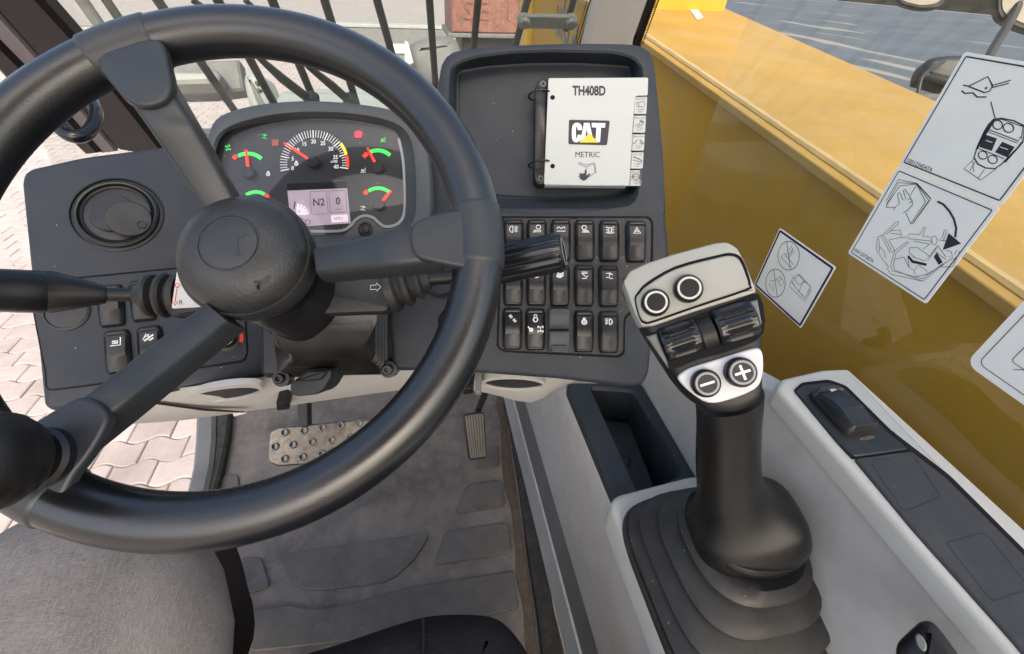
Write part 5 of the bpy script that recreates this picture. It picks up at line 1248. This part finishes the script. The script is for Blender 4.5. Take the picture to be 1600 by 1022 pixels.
tl = obj('tilt_lever', MB().prism(D, roundpoly(D.P([(452, 600), (480, 578), (517, 576), (518, 588), (505, 609), (494, 617), (463, 620), (453, 617)], .03), .003), -.01, .03, .003, 2), M_DASHD, sc)
obj('lever_top', MB().prism(D, roundpoly(D.P([(458, 596), (482, 580.5), (513, 578.5), (501, 594)], .034), .002), .028, .034, .0012), M_BLACK, sc)
for x, y in ((435, 592), (605, 578)):
    u, v = D.uv(x, y, .008)
    bo = obj('socket_bolt', MB().rev(D.w(u, v), D.n, [(.0095, -.01), (.0095, .003), (.0058, .0035), (.0055, .009), (.0048, .0095), (.003, .0095), (.0026, .006)], 22, False, True), M_SHINY, sc)

# ---- stalks
sk = thing('column_stalk', W(180, 460, .42), 'thick black control lever reaching left from the steering column', 'control lever', 'levers on the steering column')
obj('grip', MB().tube([W(-90, 451, .36), W(-40, 452, .366), W(-36, 452, .367), W(30, 455, .385), W(66, 456, .395), W(70, 456, .397)], [.0178, .0185, .0178, .0186, .0186, .0176], 36, ribs=9, rib=.012), M_STICK, sk)
obj('grip_cone', MB().tube([W(71, 456, .398), W(74, 456, .3985), W(84, 456.5, .40), W(120, 458, .406), W(158, 460, .413), W(165, 460, .415)], [.0172, .0186, .0184, .0145, .0093, .0083], 32), M_STICK, sk)
obj('rod', MB().tube([W(160, 460, .414), W(215, 461, .425)], .0064, 20), M_BLACK, sk)
bl = [(211, .007), (215, .010), (222, .0115), (226, .0125), (231, .019), (237, .0205), (242, .0195), (246, .013), (249, .014), (254, .0205), (260, .0215), (264, .020), (266, .015), (270, .016), (276, .0215), (286, .0215)]
obj('bellows', MB().tube([W(x, 461 + (x - 211) * .02, .424 + (x - 211) * .0001) for x, r in bl], [r for x, r in bl], 32), M_BOOT, sk)
sk2 = thing('column_stalk', W(760, 420, .42), 'ribbed black control lever reaching right behind the wheel rim', 'control lever', 'levers on the steering column')
bl = [(600, .022), (606, .0225), (612, .0215), (616, .017), (620, .0175), (626, .0205), (632, .019), (635, .014), (639, .0145), (645, .017), (650, .0155), (653, .011), (657, .0095), (664, .009)]
obj('bellows', MB().tube([W(x + 7, 454 - (x - 600) * .29, .428) for x, r in bl], [r for x, r in bl], 32), M_BOOT, sk2)
obj('rod', MB().tube([W(658, 437, .428), W(700, 434, .426), W(720, 430, .424), W(745, 422, .42)], [.0066, .006, .0052, .0055], 20), M_BLACK, sk2)
gpth = [W(728, 425, .418), W(735, 424, .417), W(860, 397, .402), W(874, 394, .400), W(878, 393.5, .3995)]
obj('ribbed_grip', MB().tube(gpth, [.0135, .0172, .0172, .0172, .0158], 96, ribs=16, rib=.035), M_GLOSS, sk2)
gx = (gpth[3] - gpth[2]).normalized()
obj('end_cap', MB().rev(W(878, 393.5, .3995), gx, [(.0150, -.001), (.0146, .0012), (.0125, .0016), (.0118, .0009), (.004, .0011)], 32, False, True), M_STICK, sk2)
obj('cap_ring', MB().rev(W(878, 393.5, .3995), gx, [(.0126, .0017), (.0121, .0021), (.0115, .0017)], 32, False, False), M_PRINT, sk2)

# ================================================================== STEERING WHEEL
sw = thing('steering_wheel', WH.o, 'large black three spoke steering wheel with a domed hub and spinner knob', 'steering wheel')
RT, RC = .0182, .1822
def torus(a0_, a1_, rc, rt, n=96, mseg=28, caps=False, flare=0):
    rings = []
    for i in range(n + 1):
        a_ = a0_ + (a1_ - a0_) * i / n; c = (math.cos(a_), math.sin(a_)); ring = []
        k = 1 - flare * (1 if i in (0, n) else 0)
        for j in range(mseg):
            t_ = 2 * PI * j / mseg; rr_ = rc + rt * k * math.cos(t_); ring.append(WH.w(c[0] * rr_, c[1] * rr_, rt * k * math.sin(t_)))
        rings.append(ring)
    return MB().loft(rings, caps, caps)
def wang(px, py, h=.0): u, v = WH.uv(px, py, h); return math.atan2(v, u)
rim = torus(0, 2 * PI, RC, RT, 160)
obj('rim', rim, M_RIM, sw, sharp=None)
for me_o in (bpy.data.objects[sw.children[-1].name],):
    for p in me_o.data.polygons: p.use_smooth = True
sleeves = [((136, 80), (243, 40)), ((778, 322), (780, 422)), ((72, 822), (-30, 760))]
for (pa, pb_) in sleeves:
    aa, ab = wang(*pa), wang(*pb_)
    if aa - ab > PI: ab += 2 * PI
    if ab - aa > PI: aa += 2 * PI
    if aa > ab: aa, ab = ab, aa
    obj('spoke_sleeve', torus(aa, ab, RC, RT * 1.06, 24, 28, True, .07), M_SPOKE, sw, sharp=50)
tabs_ = [[(133, 73), (183, 143), (196, 155), (212, 163), (230, 164), (248, 159), (262, 147), (267, 128), (262, 100), (243, 36), (190, 50)],
         [(781, 322), (744, 322), (700, 329), (664, 338), (648, 346), (641, 360), (641, 378), (647, 394), (660, 404), (700, 413), (740, 420), (782, 424)],
         [(68, 838), (90, 790), (112, 745), (135, 715), (158, 678), (166, 655), (160, 638), (146, 627), (128, 621), (110, 625), (70, 648), (28, 676), (-60, 740), (-40, 800), (20, 830)]]
tabs_ = [[(150, 92), (183, 143), (196, 155), (212, 163), (230, 164), (248, 159), (262, 147), (267, 128), (262, 100), (248, 60), (200, 68)],
         [(764, 325), (744, 322), (700, 329), (664, 338), (648, 346), (641, 360), (641, 378), (647, 394), (660, 404), (700, 413), (740, 420), (764, 421)],
         [(80, 805), (90, 790), (112, 745), (135, 715), (158, 678), (166, 655), (160, 638), (146, 627), (128, 621), (110, 625), (70, 648), (28, 676), (-30, 730), (-20, 780), (30, 810)]]
for pts in tabs_:
    obj('spoke_cover', MB().prism(WH, smooth(WH.P(pts, .0158), 3), .0085, .0158, .0028, 3), M_SPOKE, sw, sharp=45)
def spoke(La, Lb, Ra, Rb, ha, hb, thick):
    rings = []
    for i in range(9):
        t_ = i / 8; h = ha + (hb - ha) * min(1, t_ / .62)
        l = Vector(WH.uv(La[0] + (Lb[0] - La[0]) * t_, La[1] + (Lb[1] - La[1]) * t_, h)); r = Vector(WH.uv(Ra[0] + (Rb[0] - Ra[0]) * t_, Ra[1] + (Rb[1] - Ra[1]) * t_, h))
        e = r - l; ring = []
        for s_, dh in ((-.10, -thick), (-.14, -thick * .5), (-.09, -.004), (-.03, -.0012), (.06, 0), (.94, 0), (1.03, -.0012), (1.09, -.004), (1.14, -thick * .5), (1.10, -thick)):
            p = l + e * s_; ring.append(WH.w(p.x, p.y, h + dh))
        rings.append(ring)
    return MB().loft(rings, True, True)
obj('spoke', spoke((325, 330), (165, 96), (366, 318), (235, 92), -.030, .0105, .024), M_SPOKE, sw, sharp=40)
obj('spoke', spoke((490, 389), (690, 345), (494, 424), (690, 402), -.030, .0105, .024), M_SPOKE, sw, sharp=40)
obj('spoke', spoke((322, 474), (40, 691), (352, 500), (80, 716), -.030, .0105, .028), M_SPOKE, sw, sharp=40)
hu, hv = WH.uv(357, 379, -.016); hc = WH.w(hu, hv, 0)
obj('hub', MB().rev(hc, WH.n, [(.046, -.068), (.0505, -.060), (.0520, -.050), (.0518, -.0405), (.0508, -.0385), (.0492, -.0388), (.0490, -.0372), (.0478, -.0335), (.0448, -.0285), (.0395, -.0235), (.0320, -.0190), (.0240, -.0165), (.0222, -.0163), (.0216, -.0172), (.0208, -.0172)], 64, True, True), M_HUB, sw, sharp=50)
bd = obj('hub_badge', MB().rev(hc, WH.n, [(.0205, -.0176), (.0203, -.0164), (.0190, -.0159), (.010, -.0153), (.003, -.0152)], 48, False, True), M_SPOKE, sw)
q = MB(); hb0 = (hu, hv)
def hubpx(pts, h): return WH.P(pts, h)
q.stroke(WH, WH.P([(355, 366), (362, 369), (376, 369), (384, 365)], -.0145), .0012, -.0150); q.stroke(WH, WH.P([(370, 370), (371, 396)], -.0145), .0012, -.0150); q.stroke(WH, WH.P([(364, 397), (378, 396)], -.0145), .0011, -.0150)
obj('badge_relief', q, M_HUB, bd, sharp=None)
# horn symbol pressed into the hub
q = MB()
hs = [WH.uv(x, y, -.0195) for x, y in ((396, 440), (404, 441), (401, 451))]
q.prism(WH, hs, -.026, -.0188)
q.stroke(WH, WH.P([(404, 443), (412, 440), (419, 433), (421, 431)], -.0195), .0010, -.0186); q.stroke(WH, WH.P([(405, 446), (414, 444), (421, 438), (421, 431)], -.0195), .0010, -.0186)
obj('horn_symbol', q, M_HUB, sw, sharp=None)
# spinner knob
ku, kv = WH.uv(66, 715, .018)
obj('knob_base', MB().rev(WH.w(ku, kv), WH.n, [(.0175, .012), (.0175, .021), (.0155, .0235), (.012, .024)], 32), M_BLACK, sw)
kc = W(2, 742, .235)
ka = (kc - WH.w(ku, kv, .02)).normalized()
ln = (kc - WH.w(ku, kv, .02)).length
obj('spinner_knob', MB().rev(WH.w(ku, kv, .02), WH.n, [(.0125, 0), (.0125, .006), (.016, .010), (.0225, .016), (.0258, .024), (.0262, .030), (.0255, .032), (.0262, .034), (.0258, .042), (.023, .050), (.016, .0555), (.006, .0575)], 40), M_STICK, sw, sharp=40)

# ================================================================== DECALS on the side window
def decal(label, outer_y, outer_z, group=None, name='safety_decal'):
    pass
dc = thing('safety_decal', GL.w(-.32, .9), 'tall white two panel sticker on the side window showing a scoop, joystick and cab diagram', 'sticker')
HG = .0006
p_out = GL.P([(1507, 80), (1660, 120), (1560, 326), (1447, 485), (1328, 388)], HG)
yl, yr = -GL.uv(1508, 81)[0], -GL.uv(1556, 325)[0]
yA = .5 * (-GL.uv(1508, 82)[0] - GL.uv(1329, 388)[0]); yB = .5 * (-GL.uv(1557, 325)[0] - GL.uv(1446, 484)[0])
zT, zM, zB = GL.uv(1508, 81)[1], .5 * (GL.uv(1413, 258)[1] + GL.uv(1557, 324)[1]), .5 * (GL.uv(1329, 388)[1] + GL.uv(1446, 484)[1])
cxu, wu = -(yA + yB) / 2, (yA - yB)
obj('film', MB().prism(GL, rrect(cxu, (zT + zM) / 2, wu, zT - zM, .0025), .0002, HG), M_DECAL, dc)
obj('film', MB().prism(GL, rrect(cxu, (zM + zB) / 2 - .0005, wu, zM - zB, .0025), .0002, HG), M_DECAL, dc)
HI = HG + .0003
def ink(pts, wd=2.2, closed=False, par=None, mat=M_INK, fr=GL): 
    obj('print_line', MB().strokepx(fr, pts, wd, HI, closed), mat, par or dc, sharp=None)
class Ink:
    def __init__(s, fr, h): s.q = MB(); s.fr = fr; s.h = h
    def l(s, pts, wd=1.6, c=False): s.q.stroke(s.fr, s.fr.P(pts, s.h), wd * .00042, s.h, c); return s
    def f(s, pts): s.q.flat(s.fr, s.fr.P(pts, s.h), s.h); return s
    def done(s, par, name='printed_diagram', mat=M_INK): return obj(name, s.q, mat, par, sharp=None)
q = MB()
q.stroke(GL, rrect(cxu, (zT + zM) / 2 + .0005, wu - .007, zT - zM - .007, .001), .0011, HI, True)
q.stroke(GL, rrect(cxu, (zM + zB) / 2 - .001, wu - .007, zM - zB - .007, .001), .0009, HI, True)
obj('printed_border', q, M_INK, dc, sharp=None)
def z6(p, ox=1380, oy=90, s=4.868): return [(ox + x / s, oy + y / s) for x, y in p]
def z7(p): return z6(p, 1330, 270, 4.865)
I = Ink(GL, HI)
I.l(z6([(608, 210), (650, 218), (795, 145), (832, 215), (810, 255), (770, 267), (650, 220)]), 2.4).l(z6([(820, 215), (970, 172)]), 2).l(z6([(822, 230), (955, 195)]), 2)
I.l(z6([(595, 252), (620, 272), (680, 268), (715, 300), (785, 300)]), 2.6).l(z6([(818, 335), (850, 460)]), 1.8).l(z6(ell(782, 232, 8, 8, 8)), 1.6, True)
I.done(dc)
I = Ink(GL, HI)
I.l(z6([(840, 468), (900, 462), (990, 480), (1075, 520), (1071, 620), (1020, 690), (900, 810), (850, 845), (780, 840), (720, 810), (690, 760), (715, 680), (770, 560), (800, 510)]), 2.4, True)
I.l(z6([(845, 475), (905, 470), (1065, 525), (1050, 620)]), 1.4).l(z6([(795, 545), (860, 570), (1030, 635), (1045, 600)]), 1.6).l(z6([(790, 560), (850, 585), (1020, 650)]), 1.2)
I.l(z6(ell(870, 512, 37, 34, 18, .3)), 2, True).l(z6(ell(952, 535, 40, 34, 18, .3)), 2, True).l(z6(ell(757, 742, 34, 30, 18, .3)), 2, True).l(z6(ell(832, 775, 36, 31, 18, .3)), 2, True)
I.l(z6([(720, 690), (850, 740), (920, 770)]), 1.4).l(z6([(690, 770), (615, 845), (740, 932), (860, 845)]), 1.4).l(z6([(700, 790), (660, 860)]), 1.2).l(z6([(770, 850), (720, 920)]), 1.2).l(z6([(680, 790), (690, 870)]), 1)
I.f(z6([(775, 585), (865, 615), (825, 710), (730, 680)])).f(z6([(905, 640), (1000, 680), (945, 760), (850, 720)])).f(z6([(840, 470), (850, 480), (775, 600), (715, 700), (705, 690), (765, 560)])).f(z6([(1060, 640), (1071, 640), (930, 800), (915, 790)]))
I.done(dc)
I = Ink(GL, HI + .0002); I.l(z6([(780, 630), (830, 645)]), 1.6).l(z6([(890, 680), (950, 700)]), 1.6); I.done(dc, 'printed_highlight', M_DECAL)
text('lettering', '1001234547A', GL, *GL.uv(1436, 258, HI), .0052, M_INKG, dc, HI, 0, .95, .01)
I = Ink(GL, HI)
for pts in ([(265, 262), (335, 262), (365, 235), (352, 160), (362, 150), (375, 160), (390, 205), (415, 200), (395, 135), (408, 125), (425, 150), (445, 180), (465, 220), (465, 245), (430, 285), (395, 305)], [(335, 262), (322, 285)], [(265, 262), (275, 235), (370, 100), (500, 85), (605, 200), (470, 385), (455, 390), (415, 305)], [(268, 240), (360, 75), (500, 85)], [(265, 215), (360, 52), (500, 80), (605, 195)], [(500, 88), (450, 170)], [(500, 90), (565, 220), (455, 385)], [(500, 85), (590, 210), (475, 375)], [(430, 205), (455, 195)], [(440, 228), (465, 215)]): I.l(z7(pts), 1.5)
I.l(z7([(655, 218), (700, 240), (745, 290), (780, 350), (798, 420), (790, 490)]), 4.2).f(z7([(740, 458), (835, 538), (695, 588)]))
for pts in ([(245, 470), (340, 375), (362, 372), (360, 385), (265, 470)], [(245, 470), (310, 600), (295, 610), (230, 480)], [(200, 490), (245, 470)], [(200, 490), (190, 580), (240, 660), (290, 720)], [(265, 470), (300, 440), (375, 435), (385, 490), (290, 510)], [(285, 510), (330, 590), (300, 700), (310, 745), (540, 805), (700, 690)], [(320, 600), (430, 520), (440, 530), (340, 610), (320, 700), (330, 740), (545, 825), (720, 680)], [(270, 720), (300, 770), (545, 825)], [(210, 500), (215, 600)], [(215, 560), (255, 600), (260, 650)], [(385, 490), (430, 490), (440, 465), (520, 470), (555, 410), (568, 412), (540, 480), (600, 490)], [(430, 500), (610, 520)], [(470, 520), (590, 540)], [(445, 570), (500, 565), (590, 630), (560, 670), (470, 640)], [(445, 570), (440, 610), (480, 640)], [(440, 640), (470, 670), (570, 700)], [(610, 490), (640, 480), (655, 510), (640, 550), (615, 540), (610, 490)], [(550, 580), (610, 530)], [(590, 640), (660, 550)], [(580, 670), (650, 570)], [(690, 500), (710, 430), (728, 435), (700, 520)], [(665, 510), (740, 520)], [(430, 640), (440, 720), (480, 740), (510, 700), (570, 740), (580, 770), (490, 790), (480, 740)], [(720, 590), (760, 600), (770, 640), (740, 640)], [(640, 600), (720, 660)], [(785, 620), (800, 590), (825, 600), (770, 715), (680, 715)], [(580, 770), (770, 650), (790, 660)], [(400, 640), (440, 720)], [(330, 660), (400, 640)], [(300, 460), (380, 470)], [(660, 560), (720, 640)]): I.l(z7(pts), 1.1)
I.f(z7([(435, 625), (470, 665), (575, 690), (570, 708), (460, 685), (428, 640)])).f(z7([(628, 640), (650, 605), (695, 680), (665, 700)]))
I.done(dc)
text('lettering', '1001227287A', GL, *GL.uv(1349, 399, HI), .0052, M_INKG, dc, HI, 0, .9, .01)

d2 = thing('safety_decal', GL.w(-.41, .7), 'small white square sticker with two crossed out circles and a book on the side window', 'sticker')
cs = [GL.uv(*p) for p in ((1221, 352), (1303, 421), (1249, 521), (1181, 439))]
u0 = (cs[0][0] + cs[3][0]) / 2; u1 = (cs[1][0] + cs[2][0]) / 2; v1 = (cs[0][1] + cs[1][1]) / 2; v0 = (cs[2][1] + cs[3][1]) / 2
obj('film', MB().prism(GL, rrect((u0 + u1) / 2, (v0 + v1) / 2, u1 - u0, v1 - v0, .002), .0002, HG), M_DECAL, d2)
q = MB().stroke(GL, rrect((u0 + u1) / 2, (v0 + v1) / 2, u1 - u0 - .006, v1 - v0 - .006, .001), .0028, HI, True)
obj('printed_border', q, plain('navy_ink', (.02, .02, .06), .5), d2, sharp=None)
def z8(p): return z6(p, 1160, 340, 3.407)
I = Ink(GL, HI)
for c_ in ((246, 203, 57, 77), (176, 349, 52, 75)): I.l(z8(ell(*c_, 28)), 2.0, True)
I.l(z8([(236, 128), (256, 280)]), 2).l(z8([(166, 275), (186, 424)]), 2)
for pts in ([(205, 210), (222, 190), (270, 250), (255, 265), (205, 210)], [(228, 210), (235, 190), (250, 195), (272, 170)], [(240, 220), (275, 180)], [(240, 180), (265, 150)], [(255, 190), (270, 160)], [(140, 350), (165, 390), (165, 350)], [(180, 330), (200, 310), (222, 345), (205, 365), (180, 330)], [(190, 345), (210, 320)], [(150, 340), (180, 330)], [(250, 360), (268, 320), (300, 300), (365, 370), (335, 450), (250, 365)], [(270, 315), (300, 360), (335, 340)], [(300, 305), (325, 335), (362, 365)], [(325, 335), (300, 395)], [(300, 305), (265, 345), (300, 395), (335, 425), (360, 370)], [(258, 340), (335, 437), (368, 385)]): I.l(z8(pts), 1.4)
I.done(d2)
text('lettering', '1001166586 A', GL, *GL.uv(1235, 496, HI), .0036, M_INKG, d2, HI)
d3 = thing('safety_decal', GL.w(-.22, .6), 'rounded white sticker partly outside the view low on the side window', 'sticker')
HGp = GL.uv(1535, 540)
zt = GL.uv(1620, 440)[1]
y_l = HGp[0]; ztop = GL.uv(1600, 470)[1]; zbot = GL.uv(1600, 607)[1]
obj('film', MB().prism(GL, rrect(y_l + .06, (ztop + zbot) / 2 + .004, .12, ztop - zbot + .03, .010), .0002, HG), M_DECAL, d3)
q = MB().stroke(GL, rrect(y_l + .06, (ztop + zbot) / 2 + .004, .12 - .014, ztop - zbot + .03 - .014, .006), .0008, HI, True)
q.stroke(GL, rrect(y_l + .040, (ztop + zbot) / 2 - .005, .035, .022, .003), .0007, HI, True); q.stroke(GL, [(y_l + .028, ztop - .05), (y_l + .05, ztop - .03)], .0007, HI)
obj('printed_border', q, M_INKG, d3, sharp=None)

# ================================================================== SEAT and DRIVER
SZ = Fr((0, 0, .455), (0, 0, 1), (1, 0, 0))
st = thing('driver_seat', (-.07, -.1, .38), 'black woven fabric seat cushion with a stitched seam', 'seat')
so_ = SZ.P([(420, 1040), (470, 1013), (520, 998), (600, 971), (660, 954), (700, 950), (735, 950), (765, 953), (788, 964), (812, 990), (832, 1022), (850, 1060)])
ob = [(.095, .05), (.10, -.35), (-.36, -.35), (-.36, .1)]
cu = smooth(so_ + ob, 3)
rings = []
for k, (ins, h) in enumerate(((.02, -.11), (.0, -.085), (-.004, -.05), (0, -.02), (.010, -.006), (.028, .0), (.06, .004))):
    rings.append([SZ.w(u, v, h) for u, v in inset(cu, ins)])
obj('cushion', MB().loft(rings, True, True), M_SEAT, st, sharp=60)
sm_l = [(661, 966), (661.5, 980), (662, 1000), (662, 1060)]
obj('seam', MB().tube([SZ.w(*SZ.uv(x, y, .003), .0030) for x, y in sm_l], .0013, 8), M_GAP, st)
obj('seat_base', MB().box(-.28, .06, -.3, .1, .0, .345), M_STEELK, st, bevel=.02)

pe = thing('person', W(150, 950, .5), 'seated driver in grey woven trousers, only a knee and thigh in view under the wheel', 'person')
def cring(px, py, d, rx, ry, n=32):
    c = W(px, py, d); return c, rx, ry
path = [(-60, 1500, .36, .15, .10), (0, 1300, .37, .155, .10), (40, 1150, .39, .160, .098), (85, 1060, .41, .162, .092), (75, 985, .43, .150, .085), (46, 935, .445, .122, .076), (14, 898, .455, .095, .062), (0, 872, .46, .060, .042), (-6, 862, .463, .02, .015)]
rings = []
cs_ = [W(p[0], p[1], p[2]) for p in path]
for i, (x, y, d, rx, ry) in enumerate(path):
    t_ = (cs_[min(i + 1, len(cs_) - 1)] - cs_[max(i - 1, 0)]).normalized()
    e1 = (CX - t_ * CX.dot(t_)).normalized(); e2 = t_.cross(e1)
    rings.append([cs_[i] + e1 * (rx * math.cos(2 * PI * k / 40)) + e2 * (ry * math.sin(2 * PI * k / 40)) for k in range(40)])
obj('body', MB().loft(rings, True, True), M_CLOTH, pe, sharp=None, sub=1)
for p in pe.children[-1].data.polygons: p.use_smooth = True
lpath = [(225, 860, .52, .075), (245, 910, .545, .085), (272, 970, .58, .084), (290, 1012, .64, .082), (250, 1010, .72, .06), (235, 985, .80, .05), (225, 965, .86, .045)]
rs_ = [p[3] for p in lpath]
lpath = smooth(lpath, 4, False); rs_ = [p[3] for p in lpath]
obj('trouser_leg', MB().tube([W(p[0], p[1], p[2]) for p in lpath], rs_, 28), M_CLOTHSH, pe, sharp=None, label='shaded dark lower leg')
for p in pe.children[-1].data.polygons: p.use_smooth = True
